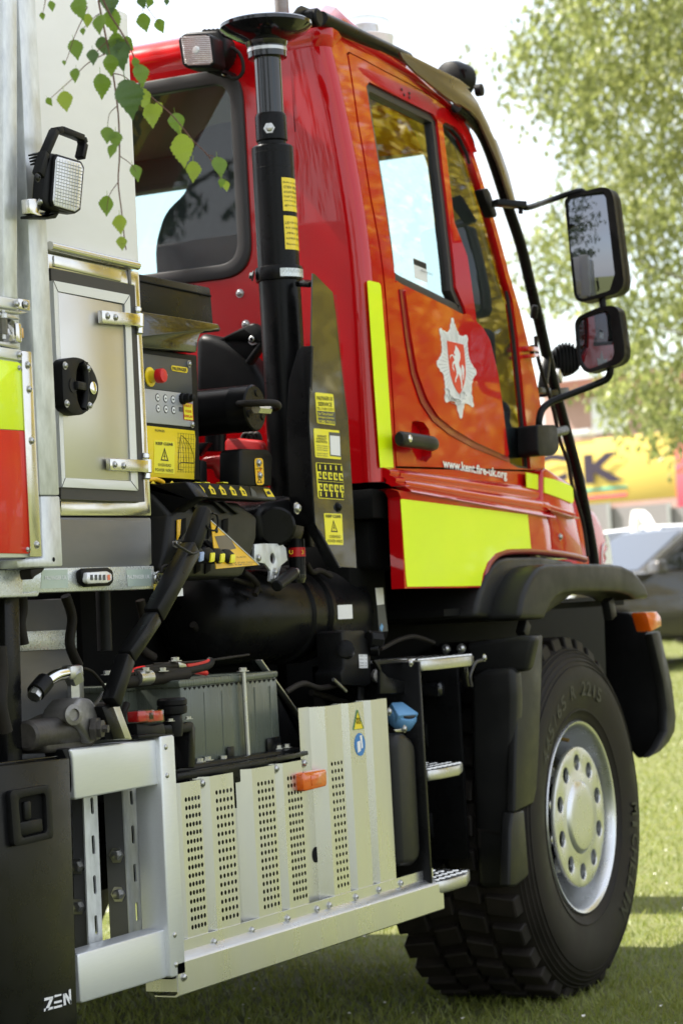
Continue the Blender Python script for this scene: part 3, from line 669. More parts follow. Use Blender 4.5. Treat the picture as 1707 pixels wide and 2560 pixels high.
# ------------------------------------------------------------------ side panels and rail
YP = 0.0
def zt(n, x, y): return kY(n, x, y, YP)[1]
zbot = .5
def flat_cols(x0, x1, za, zb_, holes=None):
    return x0, x1, za, zb_, holes
def perf_mesh(x0, x1, z0, z1, hx0, hx1, hz0, hz1, nx, nz, r):
    """flat sheet with a field of round holes, each a real hole"""
    vs = []; fs = []
    dx = (hx1-hx0)/nx; dz = (hz1-hz0)/nz; O = 8
    def q(a, b, c, d):
        i = len(vs); vs.extend([(a, 0, b), (c, 0, b), (c, 0, d), (a, 0, d)]); fs.append([i, i+1, i+2, i+3])
    q(x0, z0, hx0, z1); q(hx1, z0, x1, z1); q(hx0, z0, hx1, hz0); q(hx0, hz1, hx1, z1)
    for i in range(nx):
        for j in range(nz):
            cx = hx0+dx*(i+.5); cz = hz0+dz*(j+.5); b = len(vs)
            for t in range(O):
                a_ = 2*pi*(t+.5)/O; s_ = max(abs(cos(a_)), abs(sin(a_)))
                vs.append((cx+cos(a_)/s_*dx/2, 0, cz+sin(a_)/s_*dz/2))
            for t in range(O):
                a_ = 2*pi*(t+.5)/O; vs.append((cx+cos(a_)*r, 0, cz+sin(a_)*r))
            for t in range(O):
                t2 = (t+1) % O; fs.append([b+t, b+t2, b+O+t2, b+O+t])
            for a2, b2 in ((1, 1), (-1, 1), (-1, -1), (1, -1)):
                t0 = {(1, 1): 0, (-1, 1): 2, (-1, -1): 4, (1, -1): 6}[(a2, b2)]; cidx = len(vs)
                vs.append((cx+a2*dx/2, 0, cz+b2*dz/2)); fs.append([b+t0, b+t0+1, cidx])
    return vs, fs
def px2X(n, x, y): return kY(n, x, y, YP)[0]
# columns at the bottom of crop 12 give X of every fold
def cX(x, y): return kY(12, x, y, YP)[0]
def wall(par, x0, x1, z0, z1, ya, yb):
    me = mesh([(x0, ya, z0), (x1, yb, z0), (x1, yb, z1), (x0, ya, z1)], [[0, 1, 2, 3]], False); return me
def panel_strip(name, par, segs):
    """segs: list of (x0,y0,x1,y1,z0,z1) planks of bent sheet joined into one mesh"""
    vs = []; fs = []
    for x0, y0, x1, y1, a, b in segs:
        i = len(vs); vs += [(x0, y0, a), (x1, y1, a), (x1, y1, b), (x0, y0, b)]; fs.append([i, i+1, i+2, i+3])
    return finish(name, mesh(vs, fs, False), 'alu_panel', par, 30)
G = .032
cols = []   # perforated ribs: (left,right) at bottom in crop 12, bottom y, top z
zL = kY(12, 225, 765, YP)[1]
ribs = [dict(l=cX(222, 765), r=cX(343, 735), h=1), dict(l=cX(378, 712), r=cX(515, 675), h=1), dict(l=cX(600, 640), r=cX(732, 603), h=1), dict(l=cX(763, 590), r=cX(876, 560), h=1),
        dict(l=cX(999, 512), r=cX(1096, 490), h=1), dict(l=cX(1124, 475), r=cX(1214, 455), h=0), dict(l=cX(1242, 440), r=cX(1336, 415), h=0)]
tops = [zt(10, 1065, 388), zt(10, 1225, 352), zt(10, 1485, 305), zt(7, 1335, 955), zt(8, 350, 978), zt(8, 505, 958), zt(8, 655, 937)]
panelL = None
holder = {}
for idx, rb in enumerate(ribs):
    zt_ = tops[idx]; z_b = zL+.004
    if rb['h']:
        w = rb['r']-rb['l']
        hb0, hb1 = rb['l']+w*.26, rb['r']-w*.04
        ht = zt_-.03 if idx < 4 else zt(8, 365, 1325)
        nz = int(round((ht-z_b-.02)/.0188))
        v, f = perf_mesh(rb['l']+.012, rb['r'], z_b, zt_, hb0, hb1, z_b+.02, ht, 5 if idx < 4 else 4, nz, .0056)
        v = [(a, YP, c) for a, b, c in v]
    else:
        v = [(rb['l']+.012, YP, z_b), (rb['r'], YP, z_b), (rb['r'], YP, zt_), (rb['l']+.012, YP, zt_)]; f = [[0, 1, 2, 3]]
    # sloping left wall of the rib and its shallow right shoulder
    i = len(v); v += [(rb['l']-.012, YP+G, z_b), (rb['l']+.012, YP, z_b), (rb['l']+.012, YP, zt_), (rb['l']-.012, YP+G, zt_)]; f.append([i, i+1, i+2, i+3])
    i = len(v); v += [(rb['r'], YP, z_b), (rb['r']+.008, YP+G, z_b), (rb['r']+.008, YP+G, zt_), (rb['r'], YP, zt_)]; f.append([i, i+1, i+2, i+3])
    me = mesh(v, f, False)
    finish('perforated_rib' if rb['h'] else 'panel_rib', me, 'alu_panel', T, 30)
# valleys between the ribs, each with its own top edge
seam = cX(930, 545)
def valley(x0, x1, z1, y=YP+G, name='panel_valley'):
    return finish(name, mesh([(x0, y, zL-.004), (x1, y, zL-.004), (x1, y, z1), (x0, y, z1)], [[0, 1, 2, 3]], False), 'alu_panel', T, 30)
zn = zt(10, 1350, 545)
valley(ribs[0]['l']-.03, ribs[0]['l']-.012, tops[0]); valley(ribs[0]['r']+.008, ribs[1]['l']-.012, tops[1]-.02)
valley(ribs[1]['r']+.008, ribs[2]['l']-.012, zn); valley(ribs[2]['r']+.008, ribs[3]['l']-.012, tops[3]-.01)
valley(ribs[3]['r']+.008, seam-.003, tops[3]-.006); v6 = valley(seam+.003, ribs[4]['l']-.012, zt(8, 235, 990))
valley(ribs[4]['r']+.008, ribs[5]['l']-.012, tops[5]-.004); valley(ribs[5]['r']+.008, ribs[6]['l']-.012, tops[6]-.004); valley(ribs[6]['r']+.008, ribs[6]['r']+.03, tops[6]-.02)
bk = box('panel_backing', ribs[0]['l']-.02, ribs[6]['r']+.02, YP+.05, YP+.06, zL, tops[2]-.06, 'black_matt', T, 0)
sheet('cable_hole', circ(kY(8, 302, 1915, YP+G), .011, 14), [], fY(YP+G-.001), 0, 'black_matt', T, 0)
sheet('cable_hole', circ(kY(8, 228, 1935, YP+G), .02, 14), [], fY(YP+G-.001), 0, 'black_matt', T, 0)
# black edge strip along the top of the left panels, bent outwards
pY('top_strip', 7, [(808, 1010), (930, 990), (1110, 958), (1220, 940), (1405, 905), (1408, 925), (1165, 985), (1150, 1040), (1060, 1055), (1045, 1010), (808, 1045)], YP+.022, .02, 'black_satin', T, .003)
# rail: flange, ledge and skirt
xl = kY(12, 115, 950, YP)[0]; xr = kY(12, 1525, 430, YP)[0]
zf = zL+.012; zc = kY(12, 222, 850, -.03)[1]; zs = kY(12, 185, 1045, -.03)[1]
prof = [(YP-.004, zf), (YP-.004, zc+.014), (-.026, zc+.004), (-.032, zc-.002), (-.032, zs+.004), (-.026, zs), (.03, zs), (.03, zs+.003), (-.022, zs+.003), (-.028, zs+.008), (-.028, zc-.006), (YP, zc+.01), (YP, zf)]
n = len(prof); vs = [(xl, y, z) for y, z in prof]+[(xr, y, z) for y, z in prof]
rail = finish('side_rail', mesh(vs, [list(range(n)), list(range(2*n-1, n-1, -1))]+[[i, (i+1) % n, n+(i+1) % n, n+i] for i in range(n)]), 'alu_panel', T, 40)
box('rail_end', xl-.002, xl+.001, -.03, .05, zs+.012, zc, 'alu_panel', rail, 0)
for x, y in ((371, 752), (571, 690), (760, 628), (915, 577), (980, 557), (1121, 514), (1242, 475), (1358, 440)): bY(rail, 12, x, y, YP-.004, .0075)
bY(rail, 12, 211, 938, -.032, .0075)
for x, y in ((1130, 400), (1543, 318)): bY(T, 10, x, y, YP+.012, .0085)
for x, y in ((150, 1350), (243, 1335), (250, 1150), (400, 1130), (695, 1020)): bY(T, 8, x, y, YP+G-.004, .0085)
# orange side marker
sm = pY('side_marker', 8, [(144, 1416), (160, 1408), (290, 1386), (300, 1396), (303, 1488), (295, 1498), (165, 1530), (152, 1522)], YP-.018, .03, 'amber', T, .005, 2)
pY('marker_plate', 8, [(200, 1430), (262, 1418), (266, 1480), (204, 1494)], YP-.0195, .004, 'amber', sm, .001)
# warning stickers on the plain rib
hs = sheet('hot_surface_sign', [kY(8, x, y, YP-.0015) for x, y in [(494, 1010), (532, 1128), (470, 1136)]], [], fY(YP-.0012), .001, 'sticker_yellow', T, 0)
for q_ in ([(494, 1010), (532, 1128), (470, 1136)],):
    tube('sign_border', [k3Y(8, x, y, YP-.0016) for x, y in q_+q_[:1]], .0012, 'green_band', hs, 4, 0)
for dx in (-10, 0, 10): tube('heat_wave', [k3Y(8, 500+dx+(3 if j % 2 else -3), 1060+j*12, YP-.0018) for j in range(4)], .0012, 'ink', hs, 4, 3)
c_ = kY(8, 509, 1230, YP); rr_ = (kY(8, 509, 1156, YP)[1]-c_[1]); rx = (kY(8, 542, 1230, YP)[0]-c_[0])
gs = sheet('glove_sign', [(c_[0]+rx*cos(a), c_[1]+rr_*sin(a)) for a in [2*pi*i/24 for i in range(24)]], [], fY(YP-.0012), .001, 'blue_sign', T, 0)
for q_ in ([(488, 1215), (508, 1205), (512, 1270), (494, 1284)], [(504, 1175), (518, 1168), (526, 1250), (516, 1256), (512, 1210)]):
    sheet('glove_mark', [kY(8, x, y, YP) for x, y in q_], [], fY(YP-.002), .0006, 'white_vinyl', gs, 0)

# ------------------------------------------------------------------ silver frame with slotted posts
YFm = -.02
fm = pY('frame_rail', 10, [(398, 212), (405, 208), (890, 148), (898, 152), (906, 400), (900, 404), (432, 490), (424, 486), (410, 260)], YFm, .06, 'alu_white', T, .004, 3)
pY('rail_cap', 10, [(350, 208), (400, 200), (424, 488), (412, 486), (392, 300)], YFm+.006, .05, 'black_plastic', fm, .004)
fm2 = pY('frame_rail', 10, [(438, 1360), (448, 1354), (942, 1212), (955, 1478), (948, 1484), (466, 1630), (456, 1626)], YFm, .06, 'alu_white', T, .004, 3)
pY('rail_cap', 10, [(428, 1352), (440, 1354), (458, 1630), (452, 1632), (434, 1420)], YFm+.006, .05, 'black_plastic', fm2, .003)
post = pY('frame_post', 10, [(898, 142), (906, 137), (970, 128), (978, 134), (1043, 1462), (1038, 1468), (968, 1488), (960, 1484)], YFm-.012, .07, 'alu_white', T, .004, 3)
pY('post_cap', 10, [(775, 132), (850, 122), (975, 122), (978, 130), (900, 142), (780, 150)], YFm-.008, .06, 'black_plastic', post, .003)
pY('post_cap', 10, [(960, 1488), (1042, 1466), (1040, 1478), (968, 1498)], YFm-.008, .06, 'black_plastic', post, .002)
for x, y in ((929, 196), (937, 355), (979, 1248), (987, 1415)): bY(post, 10, x, y, YFm-.012, .0065, 'rivet', 'bolt_steel', 'rivet')
pY('inner_channel', 10, [(840, 418), (908, 404), (945, 1212), (878, 1224)], .05, .02, 'alu_white', T, .002)
pY('inner_channel', 10, [(790, 430), (840, 418), (878, 1224), (828, 1236)], .06, .02, 'black_satin', T, .002)
def slot_post(qf, qd, slots, bolts):
    f = [kY(10, x, y, .07) for x, y in qf]; hl = []
    for x, ya, yb in slots:
        a = kY(10, x, ya, .07); b = kY(10, x+6, yb, .07); w = .006
        hl.append(rounded([(a[0]-w, a[1]), (a[0]+w, a[1]), (b[0]+w, b[1]), (b[0]-w, b[1])], .006, 3))
    p = sheet('slotted_post', f, hl, fY(.07), .004, 'galv', T, 0, 0, .2)
    x0 = f[0][0]; ya_ = kX(10, *qd[0], x0)[0]
    q = [kX(10, x, y, x0+.002) for x, y in qd]
    prX('post_web', q, x0+.001, x0+.006, 'grey_beam', p, 0)
    for x, y in bolts: bolt(p, k3X(10, x, y, x0), (-1, 0, 0), .011, 'hex', 'zinc')
    return p
slot_post([(470, 478), (546, 462), (578, 1306), (500, 1328)], [(405, 490), (470, 478), (500, 1328), (425, 1350)], [(515, 478, 572), (522, 690, 796), (530, 914, 1020), (538, 1138, 1246)], [(435, 864), (440, 1090)])
slot_post([(690, 440), (762, 428), (803, 1242), (732, 1262)], [(583, 465), (690, 440), (732, 1262), (622, 1290)], [(735, 440, 522), (744, 634, 738), (755, 850, 954), (766, 1066, 1172)], [(655, 802), (665, 1020)])
# black locker with folding latch
zen = [kY(10, x, y, -.03) for x, y in [(-260, 332), (393, 255), (436, 1690), (440, 1790), (-260, 1990)]]
locker = prY('locker_door', zen, -.03, .28, 'black_satin', T, .004, 2)
pY('locker_lip', 10, [(-200, 300), (0, 285), (325, 245), (325, 250), (0, 298), (-200, 316)], -.01, .2, 'black_gloss', locker, .002)
lf = [kY(10, x, y, -.034) for x, y in [(40, 442), (270, 405), (285, 706), (64, 756)]]; li = [kY(10, x, y, -.034) for x, y in [(86, 482), (240, 452), (250, 674), (104, 708)]]
lt = sheet('latch', rounded(lf, .012), [rounded(li, .012)], fY(-.042), .014, 'black_plastic', locker, 0, .003, .05)
sheet('latch_pan', li, [], fY(-.032), .001, 'black_matt', lt, 0)
pY('latch_paddle', 10, [(92, 622), (240, 592), (248, 668), (104, 702)], -.040, .01, 'black_plastic', lt, .004)
pY('latch_key', 10, [(140, 502), (178, 495), (182, 600), (146, 608)], -.040, .01, 'black_plastic', lt, .004)
# maker's lettering, strokes of bright metal
for q_ in ([(252, 1602), (300, 1592), (298, 1606), (252, 1618)], [(284, 1606), (299, 1604), (270, 1672), (254, 1676)], [(250, 1662), (298, 1650), (298, 1662), (250, 1678)],
           [(308, 1586), (346, 1578), (345, 1588), (308, 1598)], [(306, 1622), (348, 1612), (348, 1624), (306, 1634)], [(304, 1650), (350, 1638), (350, 1650), (304, 1662)],
           [(356, 1580), (366, 1576), (372, 1640), (360, 1644)], [(360, 1578), (372, 1574), (402, 1620), (400, 1636), (388, 1632)], [(388, 1556), (398, 1552), (402, 1632), (392, 1636)]):
    sheet('locker_lettering', [kY(10, x, y, -.032) for x, y in q_], [], fY(-.0322), .0012, 'white_vinyl', locker, 0)
# ------------------------------------------------------------------ body: bulkhead, side locker, posts, dropside
pY('bulkhead_sheet', 1, [(-300, -330), (578, 58), (584, 68), (636, 1222), (628, 1226), (225, 1138), (-300, 1020)], 0, .10, 'white_sheet', T, .012, 3)
box('bulkhead_front', -3.6, kY(1, 600, 600, 0)[0]-.01, .10, 2.3, 1.62, 2.60, 'white_sheet', T, .01)
q2 = lambda pts, Y=0.: [kY(2, x, y, Y) for x, y in pts]
q19 = lambda pts, Y=0.: [kY(19, x, y, Y) for x, y in pts]
op = q19([(100, 112), (922, 290), (978, 2352), (205, 2344)]); 
fo = q2([(300, 28), (893, 150), (972, 1712), (390, 1712)])
lkf = sheet('locker_frame', fo, [q2([(324, 134), (856, 242), (918, 1618), (392, 1602)])], fY(.0), .05, 'stainless_bright', T, 0, .004, .2)
box('locker_body', fo[3][0]-.5, fo[2][0]-.004, .04, .7, fo[2][1], 2.25, 'stainless', T, .004)
gin = q19([(133, 238), (884, 380), (968, 2302), (218, 2266)], -.016)
sheet('door_gasket', q2([(322, 128), (858, 240), (922, 1622), (388, 1604)], -.012), [gin], fY(-.014), .024, 'rubber_seal', lkf, 0, .006, .2)
gin2 = q19([(178, 344), (832, 468), (895, 2206), (252, 2176)], -.02)
ldr = sheet('locker_frame_trim', q19([(134, 240), (884, 382), (967, 2300), (219, 2264)], -.02), [gin2], fY(-.02), .02, 'alu_white', lkf, 0, .002, .2)
for a, b in (((134, 240), (178, 344)), ((884, 382), (832, 468)), ((967, 2300), (895, 2206)), ((219, 2264), (252, 2176))):
    tube('mitre_line', [k3Y(19, *a, -.0203), k3Y(19, *b, -.0203)], .0008, 'ink', ldr, 4, 0)
sheet('gap_strip', q19([(176, 340), (836, 464), (900, 2210), (250, 2180)], -.016), [], fY(-.013), .003, 'black_matt', lkf, 0)
pd = sheet('locker_panel', q19([(181, 352), (812, 478), (884, 2204), (254, 2178)], -.018), [], fY(-.018), .004, 'stainless', T, 0, .001, .3)
# weld seams and folded edge above the locker
pY('welded_plate', 2, [(348, 48), (780, 135), (778, 215), (352, 118)], -.004, .006, 'stainless_bright', T, .002)
tube('weld_seam', [k3Y(2, 826, 140, -.001), k3Y(2, 832, 232, -.001)], .004, 'cast_light', T, 6, 0)
tube('folded_edge', [k3Y(1, 228, 1120, -.006), k3Y(1, 430, 1168, -.006), k3Y(1, 628, 1212, -.006)], .010, 'stainless_bright', T, 8, 3)
# round locker handle
ho = [(206, 1050), (240, 1008), (330, 988), (430, 1020), (500, 1100), (545, 1200), (566, 1300), (545, 1400), (480, 1500), (400, 1558), (350, 1562), (270, 1525), (222, 1460), (212, 1300)]
hh = [(340, 1210), (348, 1120), (372, 1055), (402, 1040), (428, 1062), (448, 1130), (454, 1280), (445, 1400), (432, 1500), (410, 1515), (385, 1490), (358, 1420), (345, 1330)]
lh = sheet('locker_handle', rounded(q19(ho, -.04), .02, 3), [q19(hh, -.04)], fY(-.044), .026, 'black_plastic', pd, 0, .007, .04)
sheet('handle_pan', q19([(300, 1040), (470, 1040), (470, 1520), (300, 1520)], -.02), [], fY(-.021), .001, 'black_matt', lh, 0)
tube('handle_grip', [k3Y(19, x, y, -.040) for x, y in [(405, 1050), (442, 1120), (452, 1280), (444, 1400), (425, 1500)]], .008, 'black_plastic', lh, 10, 5)
bar('handle_catch', k3Y(19, 335, 1268, -.043), k3Y(19, 425, 1285, -.036), .02, .018, 'black_plastic', lh)
sheet('catch_disc', circ(kY(19, 332, 1268, -.0455), .0155, 16), [], fY(-.0455), .002, 'black_satin', lh, 0)
for x, y in ((247, 1074), (471, 1104), (264, 1446), (489, 1467)): bY(lh, 19, x, y, -.0445, .0062)
lathe('key_lock', k3Y(19, 520, 1294, -.045), (0, -1, 0), [(.0135, 0), (.0135, .002), (.011, .003), (.004, .0035)], 'chrome', lh, 16)
# hinges
for pl, br in (([(612, 530), (860, 552), (990, 572), (990, 690), (860, 675), (618, 655)], ((952, 502, 550), (968, 690, 768))), ([(690, 1984), (940, 1992), (1068, 2000), (1070, 2120), (940, 2112), (696, 2100)], ((1030, 1936, 1986), (1040, 2124, 2190)))):
    hg = pY('hinge', 19, pl, -.034, .012, 'stainless_bright', T, .002)
    for x, y0_, y1_ in br: cyl('hinge_barrel', k3Y(19, x, y1_, -.016), k3Y(19, x, y0_, -.016), .0105, 'stainless_bright', hg, 14, None, .002)
    x0_ = 0 if pl[0][1] < 1000 else 78; y0_ = 0 if pl[0][1] < 1000 else 1458
    for x in (663, 742): bY(hg, 19, x+x0_*(.9 if x < 700 else 1), 590+(x-663)*.16+y0_*.998, -.034, .0062)
    cyl('hinge_knuckle', k3Y(19, pl[3][0]-22, pl[3][1]+2, -.022), k3Y(19, pl[2][0]-22, pl[2][1]-2, -.022), .0115, 'stainless_bright', hg, 14)
# grey beam, printed tape strips, side repeater lamp
pY('sill_beam', 2, [(300, 1718), (970, 1722), (976, 2026), (300, 2028)], .002, .1, 'grey_beam', T, .005, 2)
sp = pY('reflective_tape', 2, [(60, 2052), (985, 2031), (990, 2178), (160, 2205), (60, 2206)], -.006, .05, 'tape_print', T, .002)
pY('reflective_tape', 2, [(-200, 2062), (150, 2056), (150, 2204), (258, 2196), (245, 2226), (-200, 2240)], -.012, .05, 'tape_print', T, .002)
def palfinger(n, q, Y, par, bg=None):
    if bg: sheet('tape_label', [kY(n, *p, Y) for p in bg], [], fY(Y-.0006), 0, 'tape_label', par, 0)
    tY('PALFINGER UK', n, q, Y-.0012, 'white_vinyl', par, .01)
palfinger(2, (290, 2122, 428, 2118, 26), -.006, sp, [(268, 2058), (432, 2054), (436, 2172), (262, 2178)])
palfinger(2, (816, 2116, 958, 2112, 26), -.006, sp, [(805, 2056), (965, 2052), (968, 2160), (818, 2164)])
lb = pY('side_lamp', 2, [(520, 2062), (545, 2046), (700, 2040), (728, 2056), (735, 2130), (712, 2158), (560, 2166), (530, 2140)], -.022, .016, 'black_plastic', T, .006, 2)
pY('lamp_lens', 2, [(560, 2072), (690, 2062), (722, 2080), (724, 2126), (692, 2142), (572, 2146), (556, 2130)], -.032, .014, 'lens_clear', lb, .005, 2)
for i, x in enumerate((580, 608, 634, 660, 690)): pY('lamp_chip', 2, [(x, 2088), (x+16, 2087), (x+17, 2122), (x+1, 2123)], -.0328, .002, 'amber' if i == 4 else 'panel_grey', lb, 0)
# torn black seal under the post
pY('torn_seal', 2, [(200, 2052), (300, 2040), (272, 2075), (230, 2100), (212, 2122), (204, 2090)], -.05, .03, 'rubber', T, .004)
# galvanised posts
gp = prY('galvanised_post', [kY(1, 84, -60, -.06), kY(1, 162, -60, -.06), kY(2, 318, 140, -.06), kY(2, 385, 1580, -.06), kY(2, 260, 1580, -.06)], -.06, -.012, 'galv', T, .004, 2)
prY('galvanised_post', [kY(2, x, y, -.058) for x, y in [(264, 1584), (386, 1584), (406, 2034), (120, 2044), (108, 1990), (284, 1980)]], -.058, -.01, 'galv', T, .004, 2)
sheet('post_hole', circ(kY(2, 350, 1990, -.06), .005, 10), [], fY(-.0585), 0, 'black_matt', T, 0)
prY('galvanised_post', [kY(1, 18, -60, -.075), kY(1, 82, -60, -.075), kY(18, 315, 600, -.075), kY(18, 75, 580, -.075)], -.075, -.03, 'galv', T, .004, 2)
prY('galvanised_post', [kY(1, -60, -60, -.05), kY(1, 14, -60, -.05), kY(18, 380, 1600, -.05), kY(18, 200, 1600, -.05)], -.05, -.01, 'galv', T, .004, 2)
# dropside
YD = -.10
def d2(name, n, pts, Y, th, m, par, bev=.002): return pY(name, n, pts, Y, th, m, par, bev)
dp = d2('dropside', 2, [(-300, 600), (140, 655), (205, 662), (272, 1972), (200, 1976), (-300, 1984)], YD+.004, .03, 'alu_white', T)
d2('reflective_panel', 2, [(-300, 668), (118, 728), (134, 736), (142, 752), (162, 1166), (-300, 1140)], YD, .004, 'hi_vis', dp, .0015)
d2('reflective_panel', 2, [(-300, 1143), (162, 1168), (192, 1946), (184, 1954), (-300, 1944)], YD, .004, 'hi_vis_red', dp, .0015)
d2('edge_strip', 2, [(141, 656), (200, 661), (207, 668), (272, 1972), (202, 1975)], YD-.004, .006, 'stainless_bright', dp)
for x, y in ((178, 748), (187, 903), (202, 1232), (237, 1897)): bY(dp, 2, x, y, YD-.004, .0062)
for x, y in ((124, 766), (178, 1927)): bY(dp, 2, x, y, YD, .004)
d2('dropside_rail', 18, [(-300, 1380), (375, 1490), (380, 1668), (-300, 1560)], YD-.004, .02, 'alu_white', dp); bY(dp, 18, 335, 1568, YD-.004, .0062)
ur = d2('upper_rail', 18, [(-300, 500), (330, 602), (332, 770), (322, 800), (-300, 700)], YD, .03, 'alu_white', T, .004)
d2('rail_tab', 18, [(330, 592), (528, 622), (538, 812), (330, 772)], YD-.004, .006, 'stainless_bright', ur)
bY(ur, 18, 290, 690, YD-.004, .0062); bY(ur, 18, 445, 702, YD-.006, .0062)
d2('rail_underside', 18, [(-300, 700), (322, 800), (520, 830), (360, 870), (-300, 780)], YD+.01, .03, 'zinc', ur)
lk = d2('latch_bracket', 18, [(285, 1015), (370, 1020), (385, 1060), (395, 1340), (375, 1370), (300, 1340)], YD-.01, .02, 'stainless_bright', T, .004)
d2('latch_plate', 18, [(-200, 800), (200, 870), (350, 930), (360, 960), (200, 940), (-200, 860)], YD, .03, 'zinc', lk)
d2('latch_plate', 18, [(-200, 1300), (200, 1360), (345, 1430), (340, 1465), (200, 1450), (-200, 1360)], YD, .03, 'zinc', lk)
cyl('latch_drum', k3Y(18, 60, 1250, YD+.02), k3Y(18, 200, 1080, YD+.02)+Vector((0, 0, 0)), .016, 'chrome', lk, 14)
p0 = k3Y(18, 66, 900, YD); p1 = k3Y(18, 74, 1210, YD)
tube('latch_spring', [p0+(p1-p0)*(i/72)+Vector((.0062*cos(i*1.05), .0062*sin(i*1.05), 0)) for i in range(73)], .0019, 'cast_light', lk, 6, 0)
cyl('latch_pin', p0+Vector((0, 0, .012)), p1-Vector((0, 0, .01)), .004, 'zinc', lk, 8)
lathe('pin_head', p0, (0, 0, 1), [(.004, -.006), (.0085, -.004), (.0085, .004), (.004, .008)], 'zinc', lk, 12)
d2('latch_peg', 18, [(388, 1098), (415, 1105), (428, 1280), (398, 1290)], YD, .015, 'brass', lk)
# dark interior behind the dropside area
box('body_floor', -4.2, -2.57, .0, 2.3, 1.33, 1.47, 'grey_beam', T, .004)
box('body_subframe', -4.2, -2.62, .35, 2.0, .75, 1.30, 'black_matt', T, .01)
# work lamp with carrying handle on the post
YL = -.13
wl = d2('work_lamp', 1, [(212, 712), (235, 695), (270, 700), (376, 732), (388, 762), (371, 958), (350, 973), (250, 958), (212, 944), (198, 905)], YL, .03, 'black_plastic', T, .007)
d2('lamp_bezel', 1, [(262, 700), (374, 734), (388, 762), (371, 958), (348, 973), (246, 942), (238, 915), (252, 720)], YL-.008, .01, 'black_satin', wl, .003)
d2('lamp_glass', 1, [(268, 712), (370, 742), (382, 766), (366, 950), (346, 964), (254, 936), (247, 912), (260, 728)], YL-.011, .005, 'lens_clear', wl, .003)
for i in range(9): tube('lens_rib', [k3Y(1, 262+i*12.5, 720+i*3.6, YL-.0112), k3Y(1, 250+i*12.2, 930+i*3.9, YL-.0112)], .0007, 'white_line', wl, 4, 0)
for i in range(13): tube('lens_rib', [k3Y(1, 262-i, 735+i*15, YL-.0113), k3Y(1, 378-i, 766+i*15, YL-.0113)], .0007, 'chrome', wl, 4, 0)
hl = [k3Y(1, x, y, YL+.01) for x, y in [(176, 800), (205, 700), (250, 596), (275, 592), (372, 630), (380, 655), (366, 722)]]
for i in range(len(hl)-1): bar('carry_handle', hl[i], hl[i+1], .02, .0135 if i != 0 else .02, 'black_plastic', wl, (0, 1, 0), .002)
for i in range(4): d2('cooling_fin', 1, [(166+i*3, 700+i*14), (196, 690+i*14), (198, 698+i*14), (168+i*3, 708+i*14)], YL+.02, .02, 'black_plastic', wl, .001)
bY(wl, 1, 170, 810, YL-.005, .007, 'dome', 'ink')
d2('lamp_bracket', 1, [(135, 905), (190, 905), (198, 930), (178, 965), (205, 990), (140, 972)], YL+.01, .02, 'stainless_bright', wl)
d2('lamp_foot', 1, [(150, 978), (215, 985), (240, 960), (275, 968), (258, 995), (150, 992)], YL+.01, .03, 'black_plastic', wl)
bY(wl, 1, 188, 918, YL+.01, .006)

# ------------------------------------------------------------------ crane: control box
YC = .15
pY('crane_cover', 3, [(-250, 10), (488, 152), (494, 205), (510, 398), (-250, 262)], YC+.01, .25, 'black_satin', T, .006)
tube('cover_seam', [k3Y(3, -100, 85, YC+.009), k3Y(3, 490, 210, YC+.009)], .0025, 'black_matt', T, 5, 0)
pY('crane_hood', 3, [(-250, 262), (300, 348), (540, 390), (556, 418), (553, 440), (450, 440), (422, 462), (408, 505), (400, 578), (-250, 520)], YC-.02, .3, 'black_gloss', T, .005)
cb = pY('control_box', 13, [(-500, 0), (515, 128), (522, 136), (560, 1566), (552, 1572), (-500, 1520)], YC, .16, 'black_plastic', T, .008, 3)
pY('panel_plate', 13, [(-450, 60), (455, 186), (468, 575), (-450, 462)], YC-.003, .004, 'panel_grey', cb, .001)
pY('panel_plate', 13, [(-450, 466), (472, 580), (482, 958), (-450, 868)], YC-.003, .004, 'panel_silver', cb, .001)
ys = pY('load_chart', 13, [(-450, 900), (-200, 925), (495, 1000), (505, 1100), (490, 1562), (-450, 1505)], YC-.002, .003, 'sticker_yellow', cb, .001)
Yt = YC-.0032
for x, y in ((428, 230), (464, 928)): bY(cb, 13, x, y, Yt, .0065)
es = k3Y(3, 90, 738, YC-.004)
esr = lathe('stop_ring', es, (0, -1, 0), [(.0235, 0), (.0235, .003), (.015, .004), (.014, .022)], 'sticker_yellow', cb, 24)
lathe('stop_button', es+Vector((0, -.02, 0)), (0, -1, 0), [(.012, 0), (.017, .002), (.0175, .016), (.0155, .02), (.003, .0215)], 'mushroom_red', cb, 24)
def plaque(name, n, pts, Y, m, par, r=.004): return sheet(name, rounded([kY(n, x, y, Y) for x, y in pts], r, 3), [], fY(Y), .0008, m, par, 0)
pg = plaque('maker_plate', 13, [(226, 244), (412, 272), (414, 336), (230, 308)], YC-.0042, 'sticker_yellow', cb, .012)
tY('PALFINGER', 13, (240, 300, 402, 322, 40), YC-.0046, 'ink', pg, .02)
for i, (x, y) in enumerate(((67, 617), (157, 628), (244, 640), (73, 742), (162, 752), (250, 762))):
    c0 = kY(13, x, y, Yt); bt = sheet('panel_button', circ(c0, .0098, 18), [], fY(Yt-.0006), .001, 'ink', cb, 0)
    sheet('button_face', circ(c0, .0078, 18), [], fY(Yt-.0011), .0005, 'white_vinyl', bt, 0)
    sheet('button_mark', [(c0[0]-.0035, c0[1]-.002), (c0[0]+.0035, c0[1]-.002), (c0[0]+.0035, c0[1]+.002), (c0[0]-.0035, c0[1]+.002)], [], fY(Yt-.0015), .0003, 'panel_grey', bt, 0)
for i, x in enumerate((112, 142, 172)): sheet('status_lamp', circ(kY(13, x, 350+i*4, Yt), .003, 10), [], fY(Yt-.0008), .0006, 'white_vinyl', cb, 0)
kn = k3Y(13, 345, 632, Yt)
